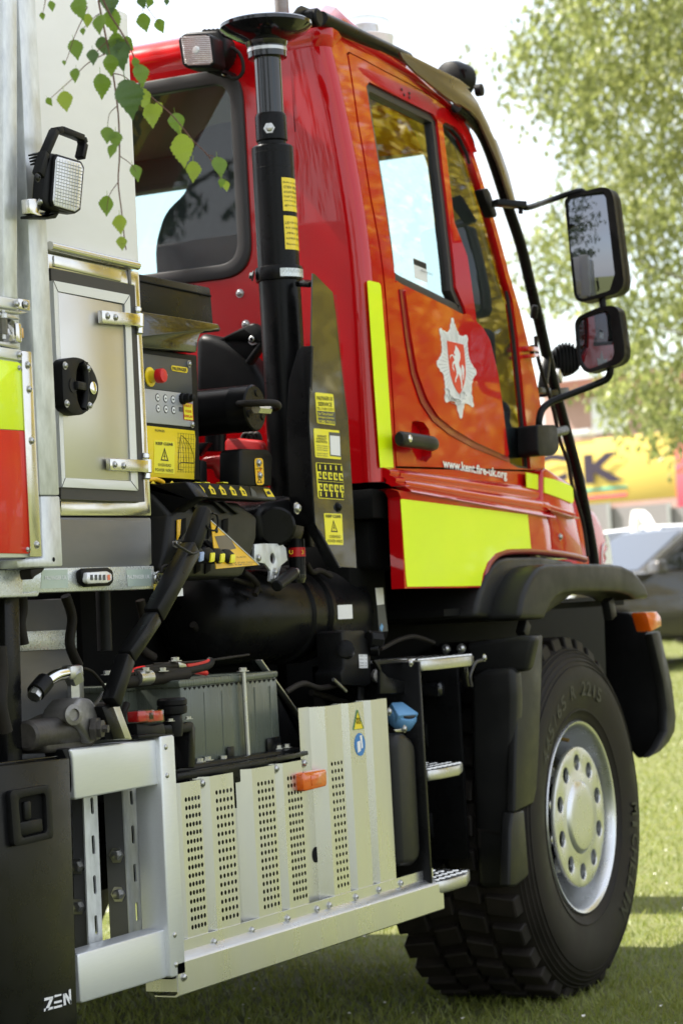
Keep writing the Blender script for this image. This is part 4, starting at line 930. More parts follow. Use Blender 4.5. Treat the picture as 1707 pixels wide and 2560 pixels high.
lathe('selector_knob', kn, (0, -1, 0), [(.014, 0), (.014, .008), (.0115, .01), (.0115, .024), (.009, .026), (.009, .034), (.003, .036)], 'black_plastic', cb, 12, True, 20)
fl_ = plaque('fault_label', 13, [(360, 672), (470, 690), (482, 886), (370, 874)], YC-.0042, 'ink_red', cb, .003)
sheet('label_face', [kY(13, x, y, YC-.005) for x, y in [(366, 680), (465, 697), (476, 878), (375, 867)]], [], fY(YC-.005), 0, 'sticker_lemon', fl_, 0)
for s_, q_ in (('FAULT', (378, 722, 456, 732, 28)), ('CODE', (386, 784, 456, 794, 28)), ('DISPLAY', (374, 842, 474, 854, 28))): tY(s_, 13, q_, YC-.0054, 'ink_red', fl_, .02)
pY('fault_display', 13, [(318, 725), (360, 730), (362, 782), (320, 776)], YC-.0045, .002, 'panel_grey', cb, 0)
def warning(n, quad, Y, par, t1, tri, t2, t3):
    w = plaque('warning_sticker', n, quad, Y, 'sticker_lemon', par, .004); Y2 = Y-.0006
    tY('KEEP CLEAR', n, t1, Y2, 'ink', w, .025)
    tr = [Vector(kY(n, *p, Y2)) for p in tri]; c = sum(tr, Vector((0, 0)))/3
    sheet('warning_triangle', [tuple(p) for p in tr], [[tuple(c+(p-c)*.72) for p in tr]], fY(Y2), .0004, 'ink', w, 0)
    h = (tr[0]-c); bl = [c+Vector((.10*h.length, .6*h.length)), c+Vector((-.22*h.length, -.08*h.length)), c+Vector((.02*h.length, -.04*h.length)), c+Vector((-.10*h.length, -.42*h.length)), c+Vector((.24*h.length, .10*h.length)), c+Vector((.02*h.length, .06*h.length))]
    sheet('warning_bolt', [tuple(p) for p in bl], [], fY(Y2), .0004, 'ink', w, 0)
    tY('OVERHEAD', n, t2, Y2, 'ink', w, .0); tY('POWER WIRES', n, t3, Y2, 'ink', w, .0)
    return w
warning(13, [(28, 1108), (265, 1128), (262, 1502), (26, 1486)], YC-.003, cb, (46, 1160, 246, 1176, 34), [(148, 1195), (194, 1350), (104, 1342)], (74, 1408, 222, 1418, 34), (42, 1466, 246, 1480, 36))
tY('PALFINGER', 13, (38, 1008, 148, 1020, 28), YC-.0026, 'ink', ys, .01)
pp = [(305, 1380), (310, 1300), (322, 1150), (335, 1058), (380, 1085), (430, 1150), (460, 1215), (485, 1310), (488, 1376)]
tube('chart_curve', [k3Y(13, x, y, YC-.0026) for x, y in pp], .0007, 'ink', ys, 4, 4)
for dx in (0, 30, 60): tube('chart_curve', [k3Y(13, x, y, YC-.0026) for x, y in [(335+dx, 1090+dx*.5), (360+dx, 1200), (372+dx, 1370)]], .0004, 'ink', ys, 4, 4)
for i in range(7): tube('chart_grid', [k3Y(13, 305+i*30, 1025+i*3, YC-.0024), k3Y(13, 305+i*30, 1480+i*2, YC-.0024)], .0003, 'ink', ys, 4, 0)
for i in range(9): tube('chart_grid', [k3Y(13, 295, 1025+i*56, YC-.0024), k3Y(13, 492, 1044+i*54, YC-.0024)], .0003, 'ink', ys, 4, 0)
tube('chart_curve', [k3Y(13, x, y, YC-.0027) for x, y in [(356, 1452), (308, 1446), (310, 1385), (345, 1366), (488, 1376)]], .0009, 'ink', ys, 4, 0)
# junction box behind, orange-yellow hoop
pY('relay_box', 13, [(560, 1330), (640, 1352), (646, 1640), (560, 1640)], YC+.03, .1, 'black_plastic', T, .004)
tube('yellow_hoop', [k3Y(13, x, y, YC-.03) for x, y in [(-60, 1570), (30, 1560), (90, 1575), (130, 1600)]], .006, 'tag_yellow', T, 8)
# console with arrow stickers
YK = .04
cs = pY('console_strip', 13, [(390, 1592), (396, 1588), (1345, 1650), (1355, 1656), (1432, 1786), (1428, 1796), (475, 1748)], YK, .03, 'black_satin', T, .004)
pY('console_underside', 13, [(470, 1744), (1430, 1792), (1420, 1808), (1380, 1806), (520, 1765), (462, 1758)], YK-.004, .06, 'black_plastic', cs, .002)
pX('console_end', 14, [(-120, 90), (0, 85), (235, 68), (312, 172), (262, 200), (132, 290), (0, 160), (-120, 60)], kY(13, 390, 1592, YK)[0]+.0, .06, 'black_satin', T, .006)
for i, x in enumerate((522, 644, 764, 884, 1000)):
    y = 1622+i*6; ar = sheet('arrow_sticker', [kY(13, a_, b_, YK) for a_, b_ in [(x+18, y-4), (x+60, y+34), (x+70, y+44), (x+96, y+106), (x+42, y+102), (x+18, y+42), (x+4, y+36)]], [], fY(YK-.001), .0008, 'sticker_yellow', cs, 0)
    sheet('arrow_mark', [kY(13, a_, b_, YK) for a_, b_ in [(x+34, y+42), (x+56, y+46), (x+72, y+86), (x+60, y+86), (x+50, y+60), (x+42, y+60)]], [], fY(YK-.0016), .0005, 'ink', ar, 0)
sheet('arrow_sticker', [kY(13, a_, b_, YK) for a_, b_ in [(1130, 1650), (1190, 1702), (1210, 1760), (1150, 1756)]], [], fY(YK-.001), .0008, 'panel_grey', cs, 0)
pw = sheet('arrow_sticker', [kY(13, a_, b_, YK) for a_, b_ in [(1284, 1668), (1350, 1674), (1412, 1764), (1330, 1760)]], [], fY(YK-.001), .0008, 'sticker_yellow', cs, 0)
sheet('arrow_mark', [kY(13, a_, b_, YK) for a_, b_ in [(1312, 1705), (1340, 1690), (1370, 1730), (1330, 1736)]], [], fY(YK-.0016), .0005, 'ink', pw, 0)
for x in (105, 232, 448): sheet('warning_peak', [kY(13, a_, b_, YK) for a_, b_ in [(x, 1560), (x+28, 1592), (x-26, 1588)]], [], fY(YK+.05), .001, 'sticker_yellow', T, 0)
for x in (535, 640, 850): pY('strip_clip', 13, [(x-30, 1590), (x+30, 1594), (x+36, 1606), (x-24, 1602)], YK+.01, .02, 'sticker_lemon', cs, .001)
# lever housing
hs_ = pY('lever_housing', 14, [(128, 292), (266, 202), (470, 204), (610, 214), (742, 312), (736, 470), (690, 610), (640, 730), (600, 742), (205, 744), (60, 690), (92, 560)], YK+.04, .14, 'grey_plastic', T, .012, 3)
pX('housing_side', 14, [(-60, 120), (0, 160), (126, 292), (94, 560), (20, 690), (-60, 700)], kY(14, 128, 292, YK+.04)[0]+.0, .05, 'grey_plastic', hs_, .012, 3)
for x in (205, 400, 500): pY('housing_slot', 14, [(x, 335), (x+36, 322), (x+34, 420), (x-4, 470)], YK+.036, .004, 'black_matt', hs_, .001)
for x in (240, 310, 380): pY('housing_slot', 14, [(x, 640), (x+36, 630), (x+34, 690), (x-4, 714)], YK+.036, .004, 'black_matt', hs_, .001)
for pts in ([(270, 205), (300, 200), (350, 262), (320, 280)], [(430, 205), (460, 208), (545, 285), (520, 288)], [(498, 205), (512, 205), (622, 292), (600, 296)]): pY('housing_rib', 14, pts, YK+.03, .012, 'black_plastic', hs_, .002)
pY('yellow_bracket', 14, [(182, 335), (206, 330), (200, 440), (180, 480)], YK+.034, .004, 'tag_yellow', hs_, .001)
for i, x in enumerate((272, 348, 418, 490)):
    lv = pY('control_lever', 14, [(x, 570+i*2), (x+28, 520+i*6), (x+62, 516+i*8), (x+98, 548+i*8), (x+92, 632+i*3), (x+64, 634+i*3)], -.03, .04, 'black_plastic', T, .006, 2)
    pY('lever_cap', 14, [(x+70, 560+i*6), (x+100, 556+i*6), (x+95, 622+i*5), (x+66, 630+i*3)], -.034, .008, 'lever_blue' if i == 0 else 'sticker_lemon', lv, .003)
    bar('lever_rod', k3Y(14, x+20, 545+i*6, .0), k3Y(14, x-40, 500, .09), .012, .02, 'black_satin', lv)
bar('lever_shaft', k3Y(14, 160, 500, -.01), k3Y(14, 300, 560, -.01), .014, .014, 'zinc', T)
# folding leg strut, bent black bar
sk = [k3Y(7, 870, -18, -.05), k3Y(7, 700, 290, -.05), k3Y(7, 575, 480, -.05), k3Y(7, 505, 690, -.05)]
st0 = bar('strut', sk[0], sk[1], .04, .040, 'black_satin', T, (0, 1, 0), .006)
bar('strut_link', sk[1]-Vector((0, 0, .003)), sk[2], .036, .033, 'black_satin', st0, (0, 1, 0), .006)
bar('strut_foot', sk[2], sk[3], .034, .036, 'black_satin', st0, (0, 1, 0), .006)
tp_ = k3Y(14, 375, 240, -.05); bar('strut_cap', sk[0]+(sk[0]-sk[1]).normalized()*.0, k3Y(14, 372, 258, -.05), .039, .039, 'black_plastic', st0, (0, 1, 0), .014)
pY('strut_bracket', 7, [(466, 712), (540, 680), (606, 855), (525, 855)], -.04, .05, 'zinc', st0, .003)
pY('bracket_edge', 7, [(466, 705), (515, 690), (575, 850), (520, 856)], -.045, .05, 'black_satin', st0, .003)
tube('tag_cord', [k3Y(14, x, y, -.07) for x, y in [(425, 290), (452, 300), (462, 340), (458, 380), (440, 410), (400, 400), (380, 375)]], .0025, 'black_plastic', T, 6)
for q_ in ([(160, 500), (205, 530), (280, 570), (320, 560)],): tube('cable_tie', [k3Y(14, x, y, -.075) for x, y in q_], .003, 'ink', T, 6)
tg = sheet('inspection_tag', [kY(14, x, y, -.02) for x, y in [(414, 340), (752, 650), (450, 678)]], [], fY(-.02), .002, 'tag_yellow', T, 0)
tube('tag_border', [k3Y(14, x, y, -.021) for x, y in [(414, 340), (752, 650)]], .0013, 'white_vinyl', tg, 5, 0)
sheet('tag_print', [kY(14, x, y, -.0204) for x, y in [(440, 450), (535, 440), (590, 535), (480, 560)]], [], fY(-.0206), 0, 'bronze_paint', tg, 0)
for y, x0_, x1_ in ((602, 590, 660), (640, 560, 720), (655, 540, 700)): tY('TEL 01380 733513', 14, (x0_, y, x1_, y-4, 10), -.021, 'bronze_paint', tg)
bY(tg, 14, 452, 410, -.021, .006, 'rivet', 'ink', 'eyelet')
# galvanised lug plate with pin
lp = sheet('lug_plate', [kY(14, x, y, .10) for x, y in [(718, 506), (780, 500), (910, 502), (938, 530), (950, 618), (905, 655), (882, 740), (856, 776), (826, 764), (832, 690), (790, 640), (718, 628)]], [circ(kY(14, 846, 605, .10), .014, 14)], fY(.10), .008, 'galv', T, 0, .001)
bY(lp, 14, 742, 603, .10, .008); bY(lp, 14, 848, 748, .10, .009, 'hex'); bY(lp, 14, 858, 700, .10, .007, 'hex')
# hanging pin with colour band and handle
hp0 = k3Y(14, 1010, 470, .13); hp1 = k3Y(14, 1022, 745, .13)
hpn = cyl('lock_pin', hp1, hp0, .0215, 'black_satin', T, 20)
cyl('colour_band', k3Y(14, 1016, 594, .13), k3Y(14, 1013, 530, .13), .0225, 'mushroom_red', hpn, 20)
tY('3', 14, (1045, 575, 1062, 574, 28), .106, 'sticker_yellow', hpn); tY('U', 14, (960, 575, 985, 576, 28), .106, 'sticker_yellow', hpn)
cyl('pin_handle', k3Y(14, 985, 706, .09), k3Y(14, 872, 800, .07), .017, 'black_plastic', hpn, 16, .0145, .004)
cyl('pin_rod', k3Y(14, 1010, 695, .1), k3Y(14, 975, 712, .09), .009, 'zinc', hpn, 10)
lathe('pin_end', hp1, hp0-hp1, [(.017, -.012), (.0215, 0), (.0215, .01)], 'black_gloss', hpn, 18)
# knuckle behind the pin
kn_ = pY('leg_knuckle', 14, [(742, 270), (780, 225), (960, 165), (1070, 200), (1080, 420), (1060, 490), (1000, 505), (850, 512), (770, 480)], .13, .2, 'black_satin', T, .03, 4)
cyl('knuckle_drum', k3Y(14, 870, 380, .10), k3Y(14, 870, 380, .3), .05, 'black_satin', kn_, 28, None, .006)
bY(kn_, 14, 1008, 254, .05, .011)

# ------------------------------------------------------------------ stabiliser leg with foot plate, folded upwards
LX, LY = -1.5, .1915
def lz(n, x, y): return on(0, LX, *k(n, x, y))[2]
zA = 1.42; zCl = lz(3, 960, 60); zO = lz(1, 1250, 668); zC1 = lz(1, 1240, 520); zF = lz(1, 1220, 255)
leg = lathe('stabiliser_leg', (LX, LY, zA), (0, 0, 1), [(.056, 0), (.056, zO-zA-.004), (.053, zO-zA), (.042, zO-zA)], 'black_satin', T, 40)
lathe('leg_collar', (LX, LY, zO), (0, 0, 1), [(.0385, -.003), (.0385, .012), (.0425, .016), (.0425, zC1-zO-.008), (.039, zC1-zO)], 'black_satin', leg, 36)
lathe('leg_rod', (LX, LY, zC1-.01), (0, 0, 1), [(.0365, 0), (.0365, zF-zC1+.02)], 'black_gloss', leg, 36)
zt2 = lz(1, 1212, 165)
lathe('foot_plate', (LX, LY, zF), (0, 0, 1), [(.036, -.008), (.052, -.006), (.0525, .022), (.054, .024), (.057, .036), (.078, .046), (.108, .062), (.124, .076), (.124, .085), (.118, .089), (.03, .092)], 'black_gloss', leg, 48)
lathe('steel_ring', (LX, LY, zF+.008), (0, 0, 1), [(.0515, 0), (.0538, .001), (.0538, .010), (.0515, .011)], 'bolt_steel', leg, 36)
for i in range(2): lathe('leg_groove', (LX, LY, zO-.02-.03*i-.012*i), (0, 0, 1), [(.0555, 0), (.0566, .0008), (.0555, .0016)], 'ink', leg, 36, False)
dn = Vector((-cos(radians(20)), -sin(radians(20)), 0))
bolt(leg, Vector((LX, LY, lz(1, 1210, 602)))+dn*.042, dn, .009, 'hex', 'bolt_steel')
cr = lathe('leg_clamp', (LX, LY, zCl-.022), (0, 0, 1), [(.056, 0), (.062, .001), (.064, .012), (.064, .034), (.062, .038), (.056, .039)], 'black_satin', leg, 40)
def cyl_patch(name, r, z0, z1, p0, p1, m, par, n=10):
    vs = []; fs = []
    for i in range(n+1):
        a_ = radians(p0+(p1-p0)*i/n); d = Vector((-cos(a_), -sin(a_), 0))*r; vs += [(LX+d.x, LY+d.y, z0), (LX+d.x, LY+d.y, z1)]
    for i in range(n): fs.append([2*i, 2*i+2, 2*i+3, 2*i+1])
    return finish(name, mesh(vs, fs), m, par, 60)
def cyl_text(s, r, z, h, p0, p1, m, par, flip=False):
    o = text('lettering', s, (0, 0, 0), (1, 0, 0), (0, 1, 0), 1, h, m, par, 0)
    for v in o.data.vertices:
        t = v.co.x if not flip else 1-v.co.x; zz = z+(v.co.y if not flip else h-v.co.y); a_ = radians(p0+(p1-p0)*t)
        v.co = Vector((LX-cos(a_)*r, LY-sin(a_)*r, zz))
    return o
cyl_patch('clamp_scale', .0646, zCl-.016, zCl+.006, 30, 112, 'tape_print', cr)
for i in range(24): cyl_patch('scale_tick', .0649, zCl-.006, zCl+(.004 if i % 4 else 0), 32+i*3.4, 32.5+i*3.4, 'ink', cr, 1)
bolt(cr, Vector((LX, LY, zCl-.005))+Vector((-.045, .055, 0)), (-.3, .9, .2), .009, 'hex')
za, zb2 = lz(1, 1325, 968), lz(1, 1325, 815)
s1 = cyl_patch('leg_sticker', .0566, za, zb2, 48, 124, 'sticker_yellow', leg)
for i, s_ in enumerate(('Before moving', 'crane ensure', 'stabilisers', 'must be stowed', 'correctly and', 'guards')):
    cyl_text(s_, .0569, zb2-.017-.0122*i, .0072, 52, 120, 'ink', s1)
za, zb2 = lz(1, 1335, 1142), lz(1, 1335, 988)
s2 = cyl_patch('leg_sticker', .0566, za, zb2, 48, 124, 'sticker_yellow', leg)
for i, s_ in enumerate(('Before moving', 'vehicle ensure', 'and rear', 'stabilisers are', 'closed!')):
    cyl_text(s_, .0569, za+.010+.0142*i, .0078, 52, 120, 'ink', s2, True)
# side guard plate with stickers
YG = .05
gq = lambda pts, Y=YG: [kY(3, x, y, Y) for x, y in pts]
gpl = sheet('guard_plate', gq([(1155, 60), (1168, 66), (1285, 185), (1310, 360), (1345, 700), (1385, 1020), (1408, 1400), (1440, 1985), (1335, 1978), (1172, 1700), (1132, 1020), (1146, 530)]), [], fY(YG), .004, 'black_gloss', T, .1, .001)
gpl.data.materials.clear(); gpl.data.materials.append(MATS['guard_paint'])
xg0 = kY(3, 1140, 800, YG)[0]
prX('guard_flange', [kX(3, x, y, xg0) for x, y in [(1150, 533), (1080, 538), (1055, 565), (1000, 760), (985, 1000), (1005, 1600), (1030, 1700), (1110, 1720), (1250, 1985), (1330, 1985), (1172, 1700), (1136, 1020)]], xg0-.002, xg0+.012, 'black_satin', gpl, .003)
mesh_e = [(1290, 190), (1300, 185), (1350, 620), (1388, 1000), (1370, 1020), (1345, 800), (1310, 420)]
for r_ in range(46):
    t = r_/45; xa = 1293+t*78; ya = 205+t*800
    for c_ in range(3):
        p = kY(3, xa+c_*7, ya+c_*3, YG-.001); o = None
        if r_ == 0 and c_ == 0: hm = sheet('guard_hole', circ((0, 0), .0018, 6), [], fY(0), 0, 'ink', gpl, 0); hmd = hm.data; hm.location = (p[0], YG-.0012, p[1]); continue
        o = bpy.data.objects.new('guard_hole', hmd); COL.objects.link(o); o.parent = gpl; o.location = (p[0], YG-.0012, p[1])
Y4 = YG-.001
sv = plaque('service_sticker', 3, [(1170, 838), (1288, 850), (1304, 1056), (1184, 1040)], Y4, 'sticker_lemon', gpl, .006)
tY('PALFINGER UK', 3, (1182, 888, 1286, 894, 26), Y4-.0006, 'ink', sv, .01); tY('SERVICE', 3, (1190, 926, 1280, 932, 26), Y4-.0006, 'ink', sv, .01); tY('TEL: 01380 733513', 3, (1182, 952, 1292, 960, 18), Y4-.0006, 'ink', sv)
sheet('sticker_band', gq([(1180, 958), (1298, 968), (1302, 1050), (1188, 1036)]), [], fY(Y4-.0004), 0, 'panel_grey', sv, 0)
for s_, q_ in (('For "Out of hours"', (1190, 984, 1288, 992, 18)), ('Emergency Service', (1188, 1008, 1292, 1018, 18)), ('01380 733513', (1190, 1038, 1298, 1050, 22))): tY(s_, 3, q_, Y4-.0009, 'sticker_lemon', sv, .01)
wr = plaque('warranty_sticker', 3, [(1160, 1073), (1328, 1088), (1340, 1278), (1172, 1262)], Y4, 'sticker_lemon', gpl, .006)
for s_, q_ in (('WARRANTY', (1182, 1130, 1246, 1136, 15)), ('& PRODUCT', (1180, 1148, 1246, 1154, 15)), ('REGISTRATION', (1178, 1166, 1248, 1172, 15))): tY(s_, 3, q_, Y4-.0006, 'ink', wr, .01)
for y in (1190, 1204, 1218, 1240, 1254): tY('IMPORTANT WARRANTY', 3, (1180, y, 1254, y+6, 9), Y4-.0006, 'panel_grey', wr)
sheet('code_plate', gq([(1256, 1098), (1328, 1104), (1336, 1262), (1264, 1254)]), [], fY(Y4-.0004), 0, 'panel_grey', wr, 0)
sheet('code_field', gq([(1262, 1120), (1326, 1126), (1331, 1254), (1268, 1246)]), [], fY(Y4-.0008), 0, 'white_vinyl', wr, 0)
pc = plaque('pictogram_sticker', 3, [(1174, 1296), (1346, 1308), (1362, 1542), (1190, 1530)], Y4, 'sticker_lemon', gpl, .006)
sheet('pictogram_field', gq([(1178, 1300), (1342, 1312), (1358, 1538), (1194, 1526)]), [], fY(Y4-.0004), 0, 'black_satin', pc, 0)
for r_ in range(2):
    for c_ in range(5):
        x = 1184+c_*35+r_*6; y = 1354+c_*3+r_*78
        a_ = plaque('pictogram', 3, [(x, y), (x+25, y+2), (x+28, y+50), (x+3, y+48)], Y4-.0006, 'sticker_lemon', pc, .002)
        sheet('pictogram_mark', gq([(x+6, y+12), (x+12, y+10), (x+15, y+26), (x+22, y+30), (x+20, y+40), (x+8, y+38)]), [], fY(Y4-.0018), 0, 'ink', a_, 0)
        yy = 1312 if r_ == 0 else 1488
        sheet('pictogram_mark', gq([(x+8, yy+c_*2), (x+16, yy+c_*2), (x+18, yy+30+c_*2), (x+10, yy+30+c_*2)]), [], fY(Y4-.001), 0, 'sticker_lemon', pc, 0)
tube('pictogram_rule', [k3Y(3, 1186, 1416, Y4-.001), k3Y(3, 1352, 1428, Y4-.001)], .0006, 'sticker_lemon', pc, 4, 0)
warning(3, [(1228, 1628), (1345, 1632), (1354, 1836), (1242, 1832)], Y4, gpl, (1240, 1656, 1338, 1660, 20), [(1290, 1672), (1318, 1752), (1274, 1750)], (1264, 1790, 1336, 1792, 20), (1252, 1818, 1348, 1822, 20))
bY(gpl, 3, 1320, 1590, YG-.001, .010, 'dome', 'black_satin'); bY(T, 3, 1048, 1596, .045, .0115)
bar('guard_stay', k3Y(3, 1070, 125, .12), k3Y(3, 1160, 130, .06), .03, .014, 'black_satin', T)
# crane column parts behind: shroud, cylinder, hoses, red brackets
sh = pX('crane_shroud', 3, [(380, 470), (430, 452), (500, 466), (560, 490), (630, 522), (700, 575), (760, 645), (815, 740), (850, 840), (870, 960), (380, 1000)], -1.34, .1, 'black_plastic', T, .025, 4)
pX('shroud_bracket', 3, [(535, 492), (735, 392), (772, 384), (832, 440), (834, 520), (738, 664), (705, 640), (790, 520), (700, 440), (570, 505)], -1.40, .03, 'black_plastic', sh, .006)
pX('bracket_web', 3, [(570, 505), (740, 410), (810, 450), (810, 510), (720, 630)], -1.385, .03, 'black_plastic', sh, .004)
bX(sh, 3, 766, 492, -1.39, .012)
for x, y in ((680, 192), (718, 394)): bX(T, 3, x, y, XR-.002, .0095)
yc = .08; cc_ = k3Y(13, 1195, 735, yc); rc = (k3Y(13, 1195, 470, yc).z-k3Y(13, 1195, 1005, yc).z)/2
cyr = lathe('boom_cylinder', cc_, (0, 1, 0), [(rc-.004, 0), (rc, .004), (rc, .05), (rc*1.01, .052), (rc*1.01, .056), (rc, .058), (rc, .9)], 'black_satin', T, 40)
for a_ in (75, 205, 330): lathe('end_plug', cc_+Vector((cos(radians(a_))*rc*.68, -.0, sin(radians(a_))*rc*.68)), (0, -1, 0), [(.010, 0), (.009, .003)], 'black_satin', cyr, 12)
hz = [k3Y(13, x, y, yy) for x, y, yy in [(545, 742, .5), (800, 715, .3), (1000, 690, .1), (1200, 682, .03), (1380, 678, .0), (1450, 700, .0), (1440, 735, .03), (1350, 742, .05)]]
tube('hydraulic_hose', hz, .009, 'rubber', T, 10, 6)
cyl('hose_fitting', k3Y(13, 1200, 745, .05), k3Y(13, 1340, 755, .05), .013, 'zinc', T, 6)
rb_ = pX('red_bracket', 13, [(830, 1110), (870, 1085), (1000, 1085), (1240, 1110), (1290, 1180), (1300, 1640), (850, 1620), (830, 1400)], -1.52, .03, 'boom_red', T, .008)
pX('red_bracket', 13, [(560, 1300), (820, 1272), (835, 1440), (790, 1590), (720, 1540), (680, 1430), (560, 1440)], -1.42, .05, 'boom_red', T, .02, 3)
pX('column_block', 13, [(520, 1140), (650, 1135), (520, 1300)], -1.45, .03, 'black_satin', T, .003)
cyl('column_rod', k3X(13, 735, 1240, -1.35), k3X(13, 735, 1010, -1.35), .03, 'black_satin', T, 18)
for i in range(3): tube('hydraulic_hose', [k3X(13, 1040+i*60, 1100, -1.42), k3X(13, 1070+i*62, 1040, -1.42), k3X(13, 1130+i*50, 1045, -1.42), k3X(13, 1170+i*40, 1110, -1.42)], .007, 'rubber', T, 8)
lm = pY('lock_mount', 13, [(1012, 1222), (1050, 1205), (1350, 1215), (1400, 1290), (1390, 1640), (1010, 1640)], .10, .06, 'black_plastic', T, .008)
lt_ = plaque('lock_sticker', 13, [(1182, 1318), (1280, 1314), (1296, 1622), (1202, 1628)], .098, 'tag_yellow', lm, .012)
bY(lt_, 13, 1228, 1372, .0975, .008); bY(lt_, 13, 1242, 1516, .0975, .0075)
q_ = [Vector(kY(13, *p, .097)) for p in [(1242, 1540), (1272, 1600), (1216, 1602)]]; c_ = sum(q_, Vector((0, 0)))/3
sheet('warning_triangle', [tuple(p) for p in q_], [[tuple(c_+(p-c_)*.68) for p in q_]], fY(.0972), .0004, 'ink', lt_, 0)
tube('lock_mark', [k3Y(13, x, y, .0968) for x, y in [(1200, 1440), (1275, 1436)]], .0007, 'ink', lt_, 4, 0)
tube('lock_mark', [k3Y(13, x, y, .0968) for x, y in [(1248, 1415), (1255, 1445), (1240, 1490), (1222, 1465)]], .0009, 'ink_red', lt_, 4, 3)
# crane boom, slanting up behind the body (seen mirrored in the cab's rear window)
b0 = Vector((-1.95, 1.98, 1.88)); b1 = Vector((-1.95, .90, 3.32))
bm_ = bar('crane_boom', b0, b1, .22, .24, 'boom_red', T, (1, 0, 0), .02)
dr = (b0-b1).normalized(); up_ = Vector((1, 0, 0)).cross(dr).normalized(); mid = Vector((-1.84, 1.24, 2.866))
bar('boom_plate', mid-dr*.16, mid+dr*.55, .004, .13, 'sticker_yellow', bm_, (1, 0, 0), .001)
text('boom_lettering', 'PALFINGER', mid+Vector((.003, 0, 0))-dr*.13-up_*.04, dr, up_, .64, .08, 'ink', bm_, .02, .001)
# black column of the crane, filling the gap
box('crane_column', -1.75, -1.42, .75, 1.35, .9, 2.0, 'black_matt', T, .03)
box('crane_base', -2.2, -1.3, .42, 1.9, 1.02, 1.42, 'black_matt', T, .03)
# ------------------------------------------------------------------ batteries, pump and air cleaner
YB = .09
bt = pY('battery', 7, [(822, 612), (1262, 568), (1282, 905), (850, 975)], YB, .2, 'battery_case', T, .006)
pY('battery_lid', 7, [(814, 590), (822, 584), (1262, 541), (1268, 548), (1266, 570), (820, 618)], YB-.004, .21, 'battery_case', bt, .003)
for i in range(20):
    x = 838+i*21.2; y = 619-i*2.2
    sheet('lid_tooth', [kY(7, a_, b_, YB-.001) for a_, b_ in [(x, y), (x+16, y-1.6), (x+8, y+12)]], [], fY(YB-.001), .001, 'black_matt', bt, 0)
for x in (930, 1010, 1160, 1230): tube('case_rib', [k3Y(7, x, 640-(x-930)*.1, YB-.0005), k3Y(7, x+12, 930-(x-930)*.16, YB-.0005)], .0012, 'battery_case', bt, 4, 0)
b2 = pY('battery', 7, [(560, 625), (722, 612), (735, 860), (590, 880)], YB+.12, .2, 'battery_case', T, .006)
pY('battery_lid', 7, [(548, 615), (724, 598), (726, 618), (552, 640)], YB+.115, .21, 'battery_case', b2, .003)
cyl('clamp_rod', k3Y(7, 1132, 940, YB-.012), k3Y(7, 1108, 530, YB-.012), .006, 'zinc', T, 10)
bolt(T, k3Y(7, 1108, 545, YB-.012), (0, 0, 1), .009, 'hex', 'zinc')
pY('battery_bracket', 7, [(1170, 492), (1186, 490), (1402, 800), (1406, 925), (1284, 908), (1264, 600), (1200, 540)], YB+.03, .02, 'black_satin', T, .003)
bar('bracket_edge', k3Y(7, 1178, 492, YB+.02), k3Y(7, 1400, 806, YB+.02), .02, .006, 'zinc', T)
pY('battery_tray', 7, [(790, 985), (900, 965), (1280, 905), (1400, 888), (1404, 925), (1120, 975), (800, 1030)], YB-.03, .3, 'black_satin', T, .005)
for x, y in ((910, 958), (945, 950), (1018, 946), (1272, 898), (1308, 892)): bolt(T, k3Y(7, x, y, YB-.01), (0, 0, 1), .009, 'hex', 'zinc')
pY('tray_tab', 7, [(1038, 890), (1068, 885), (1072, 950), (1042, 956)], YB-.008, .003, 'black_satin', T, .002)
pY('tray_tab', 7, [(1218, 850), (1280, 838), (1284, 905), (1222, 912)], YB-.008, .003, 'black_satin', T, .002)
# horn and its bracket
hn = k3Y(7, 786, 720, .03)
lathe('horn', hn, (0, 0, 1), [(.02, -.06), (.024, -.03), (.02, -.012), (.033, -.008), (.034, .0), (.034, .008), (.032, .010), (.0345, .012), (.0345, .022), (.03, .027), (.004, .028)], 'black_plastic', T, 28)
pY('horn_bracket', 7, [(745, 790), (880, 772), (895, 800), (892, 985), (860, 985), (870, 820), (760, 840)], .02, .06, 'black_satin', T, .004)
for x, y in ((778, 772), (860, 762)): bolt(T, k3Y(7, x, y, .02), (0, 0, 1), .006, 'hex', 'zinc')
for x in (632, 676):
    fh = pY('fuse_holder', 7, [(x, 728), (x+68, 722), (x+72, 768), (x+4, 776)], -.01, .03, 'red_wire', T, .003)
    pY('fuse_cover', 7, [(x-4, 722), (x+72, 716), (x+76, 774), (x, 782)], -.014, .036, 'clear_plastic', fh, .002)
pY('fuse_bracket', 7, [(625, 780), (700, 790), (750, 780), (760, 830), (630, 850)], .0, .03, 'black_plastic', T, .004)
# cables and terminals
yw = .12
for pts, r, m in (([(560, 592), (640, 585), (760, 568), (850, 555)], .0155, 'rubber'), ([(600, 560), (700, 540), (780, 545), (860, 540), (940, 520), (962, 495)], .011, 'rubber'), ([(580, 560), (640, 540), (760, 520), (830, 515)], .009, 'rubber'),
                  ([(590, 545), (660, 530), (740, 535)], .006, 'red_wire'), ([(760, 548), (840, 540), (900, 545), (940, 552)], .007, 'red_wire'), ([(850, 520), (900, 512), (955, 498)], .006, 'red_wire'), ([(570, 580), (576, 555), (600, 545)], .008, 'red_wire'),
                  ([(380, 530), (420, 545), (460, 590), (480, 620)], .004, 'rubber'), ([(700, 510), (900, 500), (1135, 468)], .003, 'rubber'), ([(580, 690), (560, 760), (590, 820), (620, 860)], .008, 'rubber')):
    tube('battery_cable', [k3Y(7, x, y, yw) for x, y in pts], r, m, T, 8, 5)
cyl('cable_clamp', k3Y(7, 622, 576, yw-.005), k3Y(7, 680, 570, yw-.005), .018, 'zinc', T, 14)
